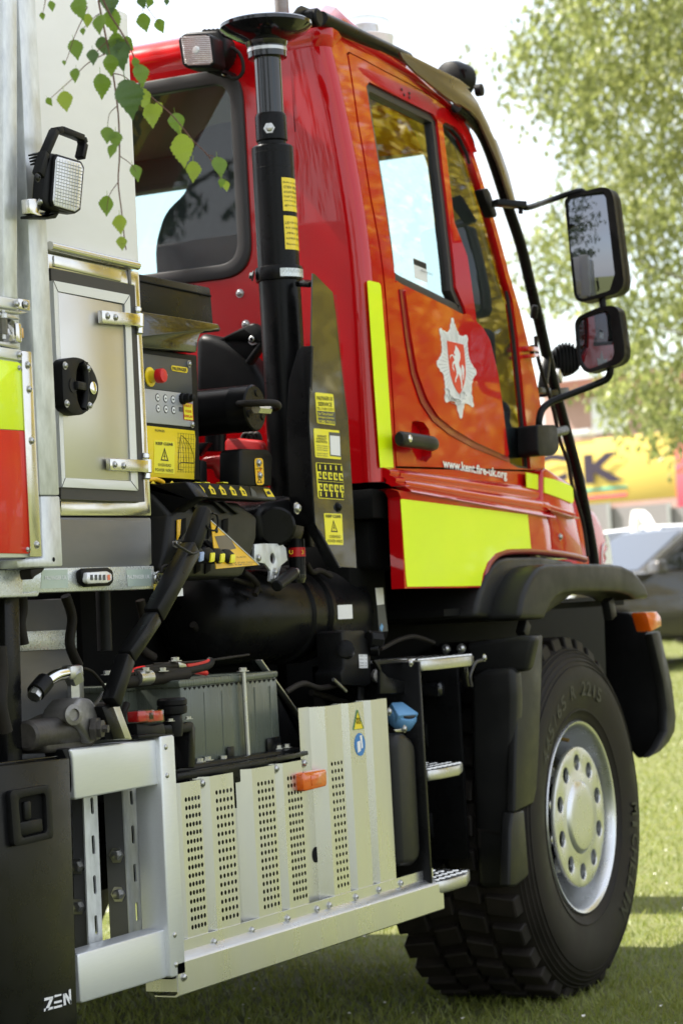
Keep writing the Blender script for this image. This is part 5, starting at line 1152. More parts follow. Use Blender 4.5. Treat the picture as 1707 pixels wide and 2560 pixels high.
pY('terminal', 7, [(815, 500), (850, 508), (855, 525), (820, 528)], yw-.01, .02, 'zinc', T, .003)
for x, y in ((800, 498), (664, 545), (740, 545), (492, 560)): bolt(T, k3Y(7, x, y, yw-.01), (0, 0, 1), .009, 'hex', 'zinc')
# hydraulic pump with fittings
YM = .02
pm = cyl('hydraulic_pump', k3Y(7, 118, 838, YM), k3Y(7, 400, 800, YM), .031, 'cast_iron', T, 28, .033, .006)
prY('pump_casting', rounded([kY(7, x, y, YM) for x, y in [(150, 800), (290, 730), (330, 740), (400, 790), (430, 850), (380, 900), (180, 920), (160, 860)]], .02), YM-.02, YM+.06, 'cast_iron', pm, .012, 3)
vb = prY('valve_body', rounded([kY(7, x, y, YM-.03) for x, y in [(320, 690), (345, 662), (395, 668), (432, 720), (440, 760), (425, 850), (400, 880), (340, 800), (296, 770), (300, 720)]], .012), YM-.045, YM+.03, 'cast_light', T, .01, 3)
lathe('port_plug', k3Y(7, 328, 742, YM-.045), (-.4, -1, 0), [(.022, 0), (.022, .008), (.013, .010), (.012, .005)], 'cast_light', vb, 20)
lathe('valve_end', k3Y(7, 425, 805, YM-.045), (.25, -1, -.05), [(.026, 0), (.026, .012), (.02, .014), (.02, .022), (.009, .024), (.009, .034)], 'cast_iron', vb, 6)
f0 = k3Y(7, 348, 665, YM-.01); f1 = k3Y(7, 345, 590, YM-.01); f2 = k3Y(7, 330, 550, YM-.01)
cyl('pipe_fitting', f0, f1, .017, 'zinc', T, 6); cyl('pipe_fitting', f1, f2, .021, 'zinc', T, 6)
bar('pipe_elbow', k3Y(7, 300, 552, YM-.01), k3Y(7, 360, 548, YM-.01), .03, .032, 'zinc', T, (0, 1, 0), .008)
tube('steel_pipe', [k3Y(7, x, y, YM-.01) for x, y in [(300, 553), (260, 562), (222, 585), (195, 612)]], .013, 'chrome', T, 14)
cyl('pipe_union', k3Y(7, 208, 590, YM-.01), k3Y(7, 165, 640, YM-.01), .020, 'black_satin', T, 12); cyl('pipe_union', k3Y(7, 172, 630, YM-.01), k3Y(7, 155, 662, YM-.01), .015, 'zinc', T, 8)
tube('control_cable', [k3Y(7, x, y, -.01) for x, y in [(470, 640), (445, 680), (420, 705)]], .004, 'zinc', T, 6)
bolt(T, k3Y(7, 452, 800, -.03), (.3, -1, 0), .012, 'hex', 'brass')
# posts and dark parts inside the body opening
pY('support_post', 7, [(22, 180), (92, 180), (108, 945), (40, 960)], .03, .04, 'black_satin', T, .004)
pY('inner_tape', 7, [(-40, 368), (350, 352), (352, 440), (-40, 458)], .34, .006, 'tape_print', T, .001)
tY('PALFINGER UK', 7, (238, 404, 330, 400, 18), .338, 'white_vinyl', T)
box('inner_panel', -3.6, -2.35, .347, .36, .7, 1.31, 'grey_beam', T, .004)
tube('ribbed_conduit', [k3Y(7, x, y, .1) for x, y in [(100, 180), (104, 260), (95, 330), (110, 420)]], .012, 'rubber', T, 10)
cyl('air_pipe', k3Y(7, 480, 450, .3), k3Y(7, 470, 150, .3), .018, 'black_satin', T, 14)
tube('eye_bolt', [k3Y(7, 724+16*cos(a), 118+24*sin(a), -.01) for a in [2*pi*i/14 for i in range(15)]], .004, 'zinc', T, 8, 2)
tube('eye_bolt', [k3Y(7, x, y, -.01) for x, y in [(705, 98), (715, 108), (722, 125)]], .004, 'zinc', T, 8)
tube('chain_strap', [k3Y(7, x, y, -.02) for x, y in [(735, 95), (740, 72), (758, 62), (775, 70)]], .004, 'rubber', T, 8)
pY('yellow_label', 7, [(706, 146), (730, 142), (705, 205)], -.01, .002, 'sticker_yellow', T, 0)
pY('white_label', 7, [(796, 168), (834, 164), (836, 200), (788, 204)], .03, .002, 'white_vinyl', T, 0)
# air cleaner lying along the chassis
ax_ = k3Y(8, 330, 385, .30); ra = .125
ac = lathe('air_cleaner', (-1.86, .30, ax_.z), (1, 0, 0), [(.02, -.035), (.06, -.03), (.1, -.01), (ra, .03), (ra, .42), (ra+.008, .425), (ra+.008, .45), (ra, .455), (ra, .52), (ra+.01, .525), (ra+.01, .545), (ra-.004, .55), (ra-.004, .8), (ra-.03, .83)], 'black_satin', T, 40)
def side_label(x0, y0, x1, y1, m, yoff=.0): return None
for q_, m_ in (([(370, 340), (462, 335), (466, 425), (374, 430)], 'white_vinyl'), ([(612, 230), (660, 228), (668, 335), (622, 340)], 'white_vinyl'), ([(622, 342), (670, 338), (692, 505), (636, 512)], 'panel_grey')):
    sheet('cleaner_label', [kY(8, x, y, .30-ra-.012) for x, y in q_], [], fY(.30-ra-.011), .001, m_, ac, 0)
sheet('cleaner_label', [kY(8, x, y, .30-ra-.012) for x, y in [(648, 455), (660, 475), (650, 510), (636, 485)]], [], fY(.30-ra-.0125), .0005, 'blue_cap', ac, 0)
# valve block behind the shield
vbk = pY('valve_block', 8, [(392, 510), (420, 500), (540, 498), (545, 545), (580, 560), (585, 840), (550, 860), (400, 850), (388, 770), (410, 740)], .10, .08, 'black_plastic', T, .006)
cyl('valve_knob', k3Y(8, 560, 555, .1), k3Y(8, 640, 562, .08), .024, 'black_plastic', vbk, 8, None, .003)
cyl('valve_knob', k3Y(8, 580, 622, .1), k3Y(8, 630, 622, .08), .018, 'black_satin', vbk, 14)
lathe('valve_port', k3Y(8, 610, 792, .1), (-.3, -1, 0), [(.019, 0), (.019, .01), (.014, .012)], 'cast_light', vbk, 16)
lathe('valve_port', k3Y(8, 420, 625, .1), (-1, -.4, .2), [(.024, -.02), (.024, .02), (.015, .022)], 'black_satin', vbk, 16)
sheet('valve_label', [kY(8, x, y, .098) for x, y in [(503, 655), (557, 655), (560, 742), (508, 742)]], [], fY(.098), .001, 'white_vinyl', vbk, 0)
for y in (668, 690, 712, 730): tY('HH  II', 8, (508, y, 552, y, 8), .0972, 'panel_grey', vbk)
cyl('valve_lever', k3Y(8, 340, 815, .1), k3Y(8, 420, 890, .1), .005, 'zinc', vbk, 8)
cyl('valve_stem', k3Y(8, 510, 950, .12), k3Y(8, 510, 850, .12), .012, 'black_satin', vbk, 10)
tube('air_line', [k3Y(8, x, y, .16) for x, y in [(640, 620), (690, 595), (760, 560), (860, 540), (980, 580)]], .007, 'rubber', T, 8)
tube('air_line', [k3Y(8, x, y, .2) for x, y in [(200, 900), (320, 930), (420, 960), (600, 940)]], .009, 'rubber', T, 8)
pY('step_arm', 8, [(600, 690), (905, 685), (905, 700), (640, 720), (650, 760), (690, 800), (800, 830), (900, 900), (640, 905), (640, 760)], .02, .01, 'black_satin', T, .002)
# chassis and engine bay, dark masses under the body, and unseen sun blockers
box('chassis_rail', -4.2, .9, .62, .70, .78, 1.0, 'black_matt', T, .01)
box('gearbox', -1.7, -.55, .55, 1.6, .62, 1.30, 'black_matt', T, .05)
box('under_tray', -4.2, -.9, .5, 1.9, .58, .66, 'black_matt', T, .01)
box('far_side_blocker', -4.2, -.75, 2.1, 2.4, .42, 1.32, 'black_matt', T, .01)  # unseen box added to keep sunlight from passing under the body
box('far_gap_blocker', -2.6, -1.2, 2.0, 2.4, 1.3, 2.1, 'black_matt', T, .02)  # added out of view to stop sun falling through the crane gap
box('far_front_blocker', -.8, 1.05, 1.95, 2.45, .85, 1.5, 'black_matt', T, .03)  # unseen mass added to block sun reaching the ground under the front
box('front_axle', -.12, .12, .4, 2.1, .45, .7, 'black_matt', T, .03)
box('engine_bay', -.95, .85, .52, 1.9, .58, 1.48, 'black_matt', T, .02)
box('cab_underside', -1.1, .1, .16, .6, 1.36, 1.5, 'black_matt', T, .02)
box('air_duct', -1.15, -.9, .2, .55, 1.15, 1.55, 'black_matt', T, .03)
far_w = wheel.copy(); COL.objects.link(far_w); far_w.location = (0, 2.45, 0); far_w.scale = (1, -1, 1)
for c in (tyre,):
    c2 = c.copy(); COL.objects.link(c2); c2.parent = far_w

# ------------------------------------------------------------------ roof bar, lamps, mirrors
YR = .16
lamp_b = k3X(16, 750, 220, XR-.12)
wl2 = pX('flood_lamp', 16, [(600, 120), (640, 85), (840, 78), (885, 110), (912, 350), (885, 385), (660, 392), (625, 360), (588, 150)], XR-.16, .07, 'black_plastic', T, .008, 3)
pX('lamp_lens', 16, [(612, 135), (640, 105), (835, 95), (868, 120), (895, 335), (868, 362), (675, 370), (645, 345)], XR-.163, .006, 'lens_pink', wl2, .003)
for i in range(14):
    y = 122+i*17.5; tube('lens_rib', [k3X(16, 618+i*2.4, y, XR-.1635), k3X(16, 868+i*1.8, y-10, XR-.1635)], .0009, 'lens_clear', wl2, 5, 0)
lathe('lamp_bulb', k3X(16, 750, 232, XR-.1632), (-1, 0, 0), [(.012, 0), (.009, .003), (.003, .004)], 'lens_clear', wl2, 14)
pX('lamp_housing', 16, [(640, 70), (940, 50), (1000, 130), (1020, 240), (985, 330), (930, 400), (860, 420), (700, 380)], XR-.09, .07, 'black_plastic', wl2, .01, 3)
for i in range(5): pX('cooling_fin', 16, [(800+i*38, 55-i*2), (826+i*38, 40-i*2), (850+i*38, 60), (850+i*38, 110), (820+i*38, 110)], XR-.085, .06, 'black_plastic', wl2, .001)
pX('lamp_mount', 16, [(820, 400), (950, 380), (985, 430), (850, 435)], XR-.1, .1, 'black_plastic', wl2, .005)
tube('lamp_cable', [k3X(16, x, y, XR-.06) for x, y in [(985, 400), (1010, 440), (1060, 480), (1120, 480), (1165, 430), (1168, 350), (1140, 270), (1090, 225), (1060, 215)]], .0055, 'rubber', T, 8)
lathe('cable_gland', k3X(16, 1065, 215, XR), (-1, 0, 0), [(.016, 0), (.016, .02), (.011, .025), (.011, .04)], 'black_plastic', T, 14)
cyl('cable_plug', k3X(16, 985, 455, XR-.06), k3X(16, 1005, 415, XR-.06), .007, 'zinc', T, 10)
# roof bar
za_ = k3Y(4, 415, 105, YR+.02)
rb0 = k3Y(4, 425, 120, YR+.03); rb1 = k3Y(4, 985, 385, YR+.03)
rbar = cyl('roof_bar', rb0, rb1, .021, 'black_satin', T, 20)
pY('bar_bracket', 4, [(215, 130), (280, 45), (300, 36), (365, 62), (372, 120), (335, 170), (230, 160)], YR+.03, .006, 'grey_plastic', rbar, .001)
sheet('bracket_hole', circ(kY(4, 294, 82, YR), .005, 10), [], fY(YR+.0285), 0, 'white_vinyl', rbar, 0)
lathe('bar_clamp', k3Y(4, 395, 115, YR+.0), (0, 1, 0), [(.021, -.01), (.026, -.005), (.026, .06), (.02, .065)], 'black_plastic', rbar, 20)
pY('clamp_block', 4, [(360, 68), (400, 62), (430, 100), (425, 170), (395, 172), (360, 120)], YR, .05, 'black_plastic', rbar, .006)
for x, y in ((308, 140), (345, 155), (378, 165)): bolt(rbar, k3Y(4, x, y, YR+.04), (0, 0, 1), .008, 'hex')
arm = [(940, 340), (1000, 355), (1100, 405), (1230, 470), (1330, 520), (1400, 575), (1440, 640), (1500, 760)]
armb = [(1530, 980), (1480, 870), (1420, 770), (1340, 700), (1250, 640), (1150, 560), (1050, 480), (990, 420), (960, 385)]
a6 = [(60, 565), (100, 610), (140, 665), (220, 830), (225, 850), (250, 905), (262, 912), (300, 1010), (345, 1140), (390, 1320)]
b6 = [(352, 1310), (310, 1180), (270, 1060), (200, 900), (150, 790), (100, 730), (40, 690), (0, 670)]
YA = .12
armp = [kY(4, x, y, YA) for x, y in arm[:6]]+[kY(6, x, y, YA) for x, y in a6]+[kY(6, x, y, YA) for x, y in b6]+[kY(4, x, y, YA) for x, y in armb[3:]]
prY('bar_arm', armp, YA, YA+.008, 'bronze_paint', rbar, .001)
rp_ = [kY(6, x, y, YA+.03) for x, y in [(0, 700), (100, 790), (170, 880), (240, 1050), (330, 1330)]]
pth = [Vector((x, YA+.03, z)) for x, z in rp_]+[k3Y(6, x, y, YA+.03) for x, y in [(420, 1600), (480, 1850), (540, 2100), (590, 2320)]]+[k3Y(11, x, y, YA+.03) for x, y in [(500, 200), (560, 450), (640, 750), (720, 1050), (785, 1350), (840, 1650), (860, 1800), (875, 1950)]]
tube('bar_upright', pth, .0185, 'black_satin', rbar, 16, 4)
for x, y in ((420, 330), (430, 700), (560, 1150), (640, 1500)): pass
tube('bar_cable', [k3Y(11, x, y, YA-.0) for x, y in [(415, 60), (440, 250), (545, 600), (600, 850), (660, 1010), (690, 1180), (735, 1330), (780, 1500), (810, 1720)]], .007, 'rubber', rbar, 8)
lathe('cable_cap', k3Y(17, 415, 1450, YA), (-.3, -.3, 1), [(.012, -.03), (.013, .0), (.009, .012), (.002, .015)], 'black_plastic', rbar, 12)
# beacon, front lamps on the roof, aerial
bc = lathe('beacon', k3Y(4, 715, 275, .6), (0, 0, 1), [(.09, -.02), (.095, .012), (.092, .014)], 'white_vinyl', T, 28)
lathe('beacon_dome', k3Y(4, 715, 275, .6)+Vector((0, 0, .014)), (0, 0, 1), [(.094, 0), (.093, .03), (.08, .055), (.05, .066), (.01, .07)], 'clear_plastic', bc, 28, True, 60)
lathe('beacon_core', k3Y(4, 715, 275, .6)+Vector((0, 0, .014)), (0, 0, 1), [(.05, 0), (.045, .04), (.02, .05)], 'lens_clear', bc, 20, True, 60)
fl3 = lathe('roof_lamp', k3Y(4, 1310, 520, .3), (1, -.25, -.1), [(.02, -.06), (.05, -.05), (.058, -.02), (.058, .03), (.05, .035)], 'black_plastic', T, 24)
for i in range(4): box('lamp_fin', 0, .03, -.05, .05, -.001, .001, 'black_plastic', fl3, 0).matrix_world = Matrix.Translation(k3Y(4, 1265+i*14, 462+i*6, .3)) @ Matrix.Rotation(radians(70), 4, 'Y')
lathe('lamp_lens', k3Y(4, 1380, 540, .28), (.3, -1, 0), [(.024, 0), (.018, .008), (.004, .01)], 'lens_clear', fl3, 16)
lathe('lamp_pivot', k3Y(4, 1438, 592, .2), (0, -1, 0), [(.02, 0), (.02, .02), (.008, .024)], 'black_plastic', fl3, 14)
aer = cyl('aerial', (-1.42+.40, .33, 2.9), (-1.42+.40, .33, 3.25), .021, 'cast_light', T, 16)
ap = k3X(1, 1287, 85, -1.02); aer.location = Vector((0, ap.y-.33, 0)); cyl('aerial_base', (-1.02, ap.y, 2.9), (-1.02, ap.y, ap.z+.012), .0225, 'bolt_steel', T, 16)
cyl('aerial_foot', (-1.02, ap.y, 2.88), (-1.02, ap.y, ap.z), .025, 'red_paint', T, 16)
for y in (490,): tube('roof_cable', [k3S(4, 945, 432, .06), k3S(4, 968, 455, .05), k3S(4, 970, 490, .03)], .006, 'rubber', T, 8)
tube('roof_cable', [k3S(4, x, y, .03) for x, y in [(1160, 600), (1230, 660), (1290, 730), (1340, 800), (1390, 900), (1408, 960)]], .012, 'rubber', T, 8)
prY('roof_horn', [kY(4, x, y, .28) for x, y in [(1030, 540), (1065, 525), (1110, 545), (1150, 600), (1148, 625), (1100, 600)]], .26, .36, 'red_paint', T, .012, 3)
# mirrors
XM = .1
def mirror(n, out, gl, dep, par):
    po = [kX(n, x, y, XM) for x, y in out]; pg_ = [kX(n, x, y, XM) for x, y in gl]
    po = rounded(po, .03, 5); pg_ = rounded(pg_, .022, 5)
    hd = sheet('mirror', po, [pg_], fX(XM), dep, 'black_plastic', par, 0, .012, .06)
    sheet('mirror_back', po, [], fX(XM+.025), .02, 'black_plastic', hd, 0, .004, .06)
    # slightly bulged glass
    c = Vector((sum(p[0] for p in pg_)/len(pg_), sum(p[1] for p in pg_)/len(pg_))); R = 1.6
    g = sheet('mirror_glass', inset(pg_, -.004), [], lambda y, z, d: (XM+.010+((y-c.x-.0)**2+(z-c.y)**2)/(2*R)+(y-c.x)*MY+(z-c.y)*MZ, y, z), 0, 'mirror_glass', hd, .03, 0, .03)
    return hd
MY, MZ = -.17, -.02
m1 = mirror(17, [(740, 262), (800, 205), (1140, 118), (1225, 130), (1270, 215), (1385, 1130), (1370, 1220), (1310, 1280), (950, 1372), (880, 1362), (845, 1300)], [(775, 275), (820, 230), (1140, 160), (1185, 190), (1290, 1100), (1280, 1210), (1220, 1250), (950, 1335), (900, 1330), (870, 1285)], .07, T)
MY, MZ = -.02, .02
m2 = mirror(17, [(850, 1600), (890, 1530), (1100, 1430), (1260, 1405), (1330, 1450), (1395, 1880), (1385, 1990), (1320, 2050), (1010, 2145), (950, 2125), (880, 2010)], [(870, 1620), (910, 1550), (1110, 1480), (1210, 1465), (1240, 1520), (1280, 1930), (1255, 2000), (1030, 2100), (960, 2090), (900, 1990)], .06, T)
cyl('mirror_stem', k3X(17, 1150, 1320, XM+.03), k3X(17, 1160, 1440, XM+.03), .012, 'black_satin', m1, 12)
up0 = k3S(17, 0, 300, -.01)
pb = bar('mirror_bracket', k3Y(17, -20, 292, .06), k3Y(17, 300, 318, .0), .035, .02, 'black_satin', T, (0, 1, 0), .002)
cyl('bracket_bolt', k3Y(17, 265, 410, .01), k3Y(17, 262, 330, .01), .0075, 'black_satin', pb, 10)
tube('mirror_arm', [k3Y(17, 310, 345, .0), k3Y(17, 380, 335, -.0), k3X(17, 600, 260, XM-.02), k3X(17, 830, 180, XM+.02), k3X(17, 930, 165, XM+.04), k3X(17, 990, 220, XM+.05)], .0095, 'black_satin', pb, 12, 6)
pY('pillar_block', 6, [(170, 1240), (205, 1228), (225, 1260), (268, 1400), (262, 1420), (240, 1415), (200, 1330)], .085, .03, 'black_plastic', T, .003)
bs = prY('mirror_base', rounded([kY(11, x, y, .06) for x, y in [(362, 745), (372, 735), (500, 735), (515, 760), (530, 905), (520, 940), (480, 965), (380, 970), (368, 940)]], .01, 3), .03, .10, 'black_plastic', T, .012, 3)
tube('mirror_arm', [k3Y(11, 440, 745, .06), k3Y(11, 445, 680, .055), k3Y(11, 470, 610, .05), k3Y(11, 540, 555, .03), k3X(11, 700, 490, XM-.01), k3X(11, 880, 420, XM+.03), k3X(11, 950, 385, XM+.04), k3X(11, 975, 345, XM+.04), k3X(11, 980, 300, XM+.04)], .0115, 'black_satin', bs, 12, 6)
cyl('base_stub', k3Y(11, 520, 800, .07), k3Y(11, 640, 770, .10), .016, 'black_satin', bs, 16, None, .006)
bar('wiper_arm', k3Y(11, 500, 210, .15), k3Y(11, 465, 480, .15), .03, .02, 'black_satin', T, (0, 1, 0), .004)
bar('wiper_link', k3Y(11, 405, 470, .12), k3Y(11, 500, 475, .14), .03, .02, 'black_satin', T, (0, 1, 0), .004)
bar('bar_bracket', k3Y(11, 470, 500, .15), k3Y(11, 640, 470, .15), .03, .02, 'black_satin', T, (0, 1, 0), .004)
hg_ = bar('door_hinge', k3Y(11, 325, 155, .09), k3Y(11, 412, 165, .10), .03, .016, 'red_paint', T, (0, 1, 0), .003)
bar('door_hinge', k3Y(11, 340, 215, .09), k3Y(11, 410, 205, .10), .03, .012, 'red_paint', T, (0, 1, 0), .003)
cyl('hinge_pin', k3Y(11, 392, 225, .1), k3Y(11, 390, 130, .1), .008, 'black_satin', hg_, 10)
# ribbed spot lamp behind the bar
sl = lathe('spot_lamp', k3Y(11, 640, 240, .2), (-.75, -.5, .1), [(.03, -.05), (.052, -.04), (.056, 0), (.05, .02), (.02, .03)], 'black_matt', T, 28)
cdir = Vector((-.75, -.5, .1)).normalized(); cs_ = Vector((.55, -.83, 0)); c0 = k3Y(11, 640, 240, .2)
for i in range(9):
    o_ = (i-4)*.0125; h_ = sqrt(max(.0004, .056**2-o_**2))
    bar('cooling_fin', c0+cs_*o_+cdir*.022-Vector((0, 0, h_)), c0+cs_*o_+cdir*.022+Vector((0, 0, h_)), .004, .022, 'black_plastic', sl, tuple(cs_), .001)
bar('spot_bracket', k3Y(11, 570, 330, .16), k3Y(11, 600, 395, .16), .02, .03, 'zinc', sl)

# extra hoses and ties around the crane base and the battery bay
for pts, Y, r in (([(640, 700), (700, 740), (740, 800), (720, 860)], .14, .008), ([(560, 745), (640, 770), (700, 790), (760, 830)], .16, .007), ([(1080, 640), (1120, 700), (1180, 690), (1250, 730)], .2, .008)):
    tube('hydraulic_hose', [k3Y(14, x, y, Y) for x, y in pts], r, 'rubber', T, 8)
for pts, Y, r in (([(300, 200), (330, 300), (320, 420), (360, 520)], .25, .012), ([(640, 220), (660, 330), (640, 430), (700, 480)], .3, .012), ([(880, 330), (960, 420), (1060, 440), (1180, 420)], .28, .01), ([(1300, 640), (1380, 600), (1460, 620), (1560, 600)], .14, .008), ([(0, 430), (10, 560), (5, 700), (30, 820)], .0, .014)):
    tube('chassis_hose', [k3Y(7, x, y, Y) for x, y in pts], r, 'rubber', T, 8)
# ================================================================== SURROUNDINGS
def leafmat(name, c1, c2, tr=.45, scale=6.):
    m = bpy.data.materials.new(name); m.use_nodes = True; t = m.node_tree; t.nodes.clear()
    o = t.nodes.new('ShaderNodeOutputMaterial'); b = t.nodes.new('ShaderNodeBsdfPrincipled'); b.inputs['Roughness'].default_value = .42
    tl = t.nodes.new('ShaderNodeBsdfTranslucent'); mx = t.nodes.new('ShaderNodeMixShader'); mx.inputs[0].default_value = tr
    g = t.nodes.new('ShaderNodeNewGeometry'); x = t.nodes.new('ShaderNodeMixRGB'); x.inputs[1].default_value = (*c1, 1); x.inputs[2].default_value = (*c2, 1)
    n = t.nodes.new('ShaderNodeTexNoise'); n.inputs['Scale'].default_value = scale; tc = t.nodes.new('ShaderNodeTexCoord'); t.links.new(tc.outputs['Object'], n.inputs['Vector'])
    ad = t.nodes.new('ShaderNodeMath'); ad.operation = 'ADD'; ad.inputs[1].default_value = -.25; t.links.new(n.outputs['Fac'], ad.inputs[0])
    av = t.nodes.new('ShaderNodeMath'); av.operation = 'MULTIPLY_ADD'; av.inputs[1].default_value = .6; t.links.new(g.outputs['Random Per Island'], av.inputs[0]); t.links.new(ad.outputs[0], av.inputs[2]); av.use_clamp = True
    t.links.new(av.outputs[0], x.inputs[0]); t.links.new(x.outputs[0], b.inputs['Base Color'])
    hs = t.nodes.new('ShaderNodeHueSaturation'); hs.inputs['Value'].default_value = 1.5; t.links.new(x.outputs[0], hs.inputs['Color']); t.links.new(hs.outputs[0], tl.inputs[0])
    t.links.new(b.outputs[0], mx.inputs[1]); t.links.new(tl.outputs[0], mx.inputs[2]); t.links.new(mx.outputs[0], o.inputs[0]); MATS[name] = m
leafmat('leaf_green', (.11, .20, .02), (.17, .26, .035), .5, 30)
leafmat('leaf_dark', (.045, .10, .025), (.085, .145, .035), .35, 30)
leafmat('leaf_lime', (.22, .32, .03), (.30, .37, .05), .55, 30)
leafmat('crown_birch', (.12, .155, .04), (.27, .285, .10), .48, .8)
leafmat('crown_yellow', (.42, .34, .012), (.56, .45, .025), .35, .5)
leafmat('crown_dark', (.03, .055, .015), (.06, .085, .025), .3, .6)
leafmat('grass_blade', (.125, .175, .024), (.25, .26, .06), .35, .7)
mat('soil', (.085, .105, .024), .95, 0, 0, (9, .8, (.14, .135, .045)), (60, .6, .02))
mat('bark_white', (.5, .48, .45), .8, 0, 0, (5, .8, (.12, .1, .09)), aniso=(1, 1, 3))
mat('bark', (.10, .08, .06), .9, 0, 0, (9, .6, (.05, .04, .03)))
mat('petal', (.8, .76, .7), .7)
mat('sign_yellow', (.95, .70, .16), .5, 0, 0, (2, .2, (.92, .64, .12)))
mat('sign_ink', (.045, .03, .05), .5)
mat('sign_teal', (.05, .5, .42), .5); mat('sign_pink', (.75, .12, .16), .5)
mat('fence_mesh', (.23, .21, .21), .7, .2, 0, (160, .7, (.36, .34, .34)))
mat('brick', (.46, .28, .24), .85, 0, 0, (1.5, .5, (.55, .38, .33)), (30, .3, .01))
mat('roof_tile', (.22, .09, .06), .8, 0, 0, (3, .5, (.3, .14, .1)))
mat('car_grey', (.06, .055, .05), .25, .4, .8); mat('car_white', (.8, .8, .8), .3, 0, .8)
mat('car_glass', (.02, .022, .025), .04, 0, .6)
def hz_(x, y):
    s = (x-CAM[0])*cos(YAW)+(y-CAM[1])*sin(YAW)-9
    return 0. if s <= 0 else min(.028*s*s/(s+3), 1.6)
# ground, one sheet to the horizon
vs = []; fs = []
xs = [-1500, -500, -150, -60, -30]+[-20+2*i for i in range(46)]+[90, 120, 200, 500, 1500]
for x in xs:
    for y in xs: vs.append((x, y, hz_(x, y)))
n = len(xs)
for i in range(n-1):
    for j in range(n-1): fs.append([i*n+j, (i+1)*n+j, (i+1)*n+j+1, i*n+j+1])
tag(finish('ground', mesh(vs, fs), 'soil', None, 60), None, None, None, 'structure')
# mown grass
rnd = random.Random(3); vs = []; fs = []
for i in range(300000):
    dep = 3.9*(38/3.9)**(rnd.random()**1.25); an = YAW+radians(rnd.uniform(-19, 17))
    x = CAM[0]+dep*cos(an); y = CAM[1]+dep*sin(an); z = hz_(x, y)
    h = rnd.uniform(.012, .034)*(1+.012*dep); w = .0014*(1+dep*.16); a = rnd.random()*6.283; lx, ly = rnd.gauss(0, .018), rnd.gauss(0, .018)
    b = len(vs); vs += [(x-w*cos(a), y-w*sin(a), z-.004), (x+w*cos(a), y+w*sin(a), z-.004), (x+lx, y+ly, z+h)]; fs.append((b, b+1, b+2))
me = bpy.data.meshes.new('grass'); me.from_pydata(vs, [], fs); me.materials.append(MATS['grass_blade'])
gr = bpy.data.objects.new('grass', me); COL.objects.link(gr); tag(gr, 'short mown lawn grass around the truck wheel', 'grass', None, 'stuff')
vs = []; fs = []
for i in range(420):
    dep = 5.5+rnd.random()**1.4*16; an = YAW+radians(rnd.uniform(-19, 14)); x = CAM[0]+dep*cos(an); y = CAM[1]+dep*sin(an); z = hz_(x, y)+rnd.uniform(.02, .045)
    r = rnd.uniform(.005, .011); a = rnd.random()*6; b = len(vs)
    for j in range(5): vs.append((x+r*cos(a+j*1.2566), y+r*sin(a+j*1.2566)*.7, z+rnd.uniform(-.003, .003)))
    fs.append((b, b+1, b+2, b+3, b+4))
me = bpy.data.meshes.new('petals'); me.from_pydata(vs, [], fs); me.materials.append(MATS['petal'])
o = bpy.data.objects.new('fallen_petals', me); COL.objects.link(o); tag(o, 'small white petals scattered over the grass', 'petals', None, 'stuff')

# ---------------------------------------------------------------- trees
def limb(vs, fs, pts, r0, r1, seg=7):
    P = catmull(pts, 3); n = len(P); b0 = len(vs)
    for i, p in enumerate(P):
        t = (P[min(i+1, n-1)]-P[max(i-1, 0)]).normalized(); _, u, v = frame_of(t); r = r0+(r1-r0)*i/(n-1)
        for j in range(seg): a = 2*pi*j/seg; vs.append(tuple(p+u*r*cos(a)+v*r*sin(a)))
    for i in range(n-1):
        for j in range(seg): fs.append((b0+i*seg+j, b0+i*seg+(j+1) % seg, b0+(i+1)*seg+(j+1) % seg, b0+(i+1)*seg+j))
def tree(name, base, H, clusters, lsize, nper, m, bark, label, group, seed, droop=.9, spread=.45, lstep=2):
    R = random.Random(seed); t = empty(name, base); base = Vector(base)
    vs = []; fs = []; top = Vector((R.uniform(-.4, .4), R.uniform(-.4, .4), H*.92))
    limb(vs, fs, [Vector((0, 0, -.1)), Vector((R.uniform(-.15, .15), R.uniform(-.15, .15), H*.3)), top*.65, top], .02*H, .01, 9)
    for c in clusters[::lstep]:
        c = Vector(c); s = top*(min(.9, max(.22, (c.z-base.z)/H*.75))); e = c-base+Vector((0, 0, spread))
        limb(vs, fs, [s, (s+e)*.5+Vector((0, 0, .3)), e], .012*H*.35, .008, 5)
    me = mesh(vs, fs, False); tr = finish('trunk', me, bark, t, 60)
    vs = []; fs = []
    for c in clusters:
        c = Vector(c)-base
        for k_ in range(nper):
            d = Vector((R.gauss(0, spread), R.gauss(0, spread), R.gauss(0, spread*.5))); L = R.uniform(.3, 1.)*droop; nl = int(6+L*14)
            sw = Vector((R.gauss(0, .12), R.gauss(0, .12), 0))
            for j in range(nl):
                f = j/nl; p = c+d+sw*f*L+Vector((R.gauss(0, .05), R.gauss(0, .05), -L*f))
                s = lsize*R.uniform(.6, 1.15); ax = Vector((R.gauss(0, .5), R.gauss(0, .5), -1)).normalized(); _, u, v = frame_of(ax); a = R.random()*6.28; w = u*cos(a)+v*sin(a); nn = ax.cross(w)*.12*s
                b = len(vs); vs += [tuple(p), tuple(p+ax*s*.45+w*s*.36+nn), tuple(p+ax*s), tuple(p+ax*s*.45-w*s*.36+nn)]; fs.append((b, b+1, b+2, b+3))
    me = bpy.data.meshes.new('crown'); me.from_pydata(vs, [], fs); me.materials.append(MATS[m])
    o = bpy.data.objects.new('crown', me); COL.objects.link(o); o.parent = t; o['kind'] = 'stuff'
    tag(t, label, 'tree', group); return t
R0 = random.Random(11)
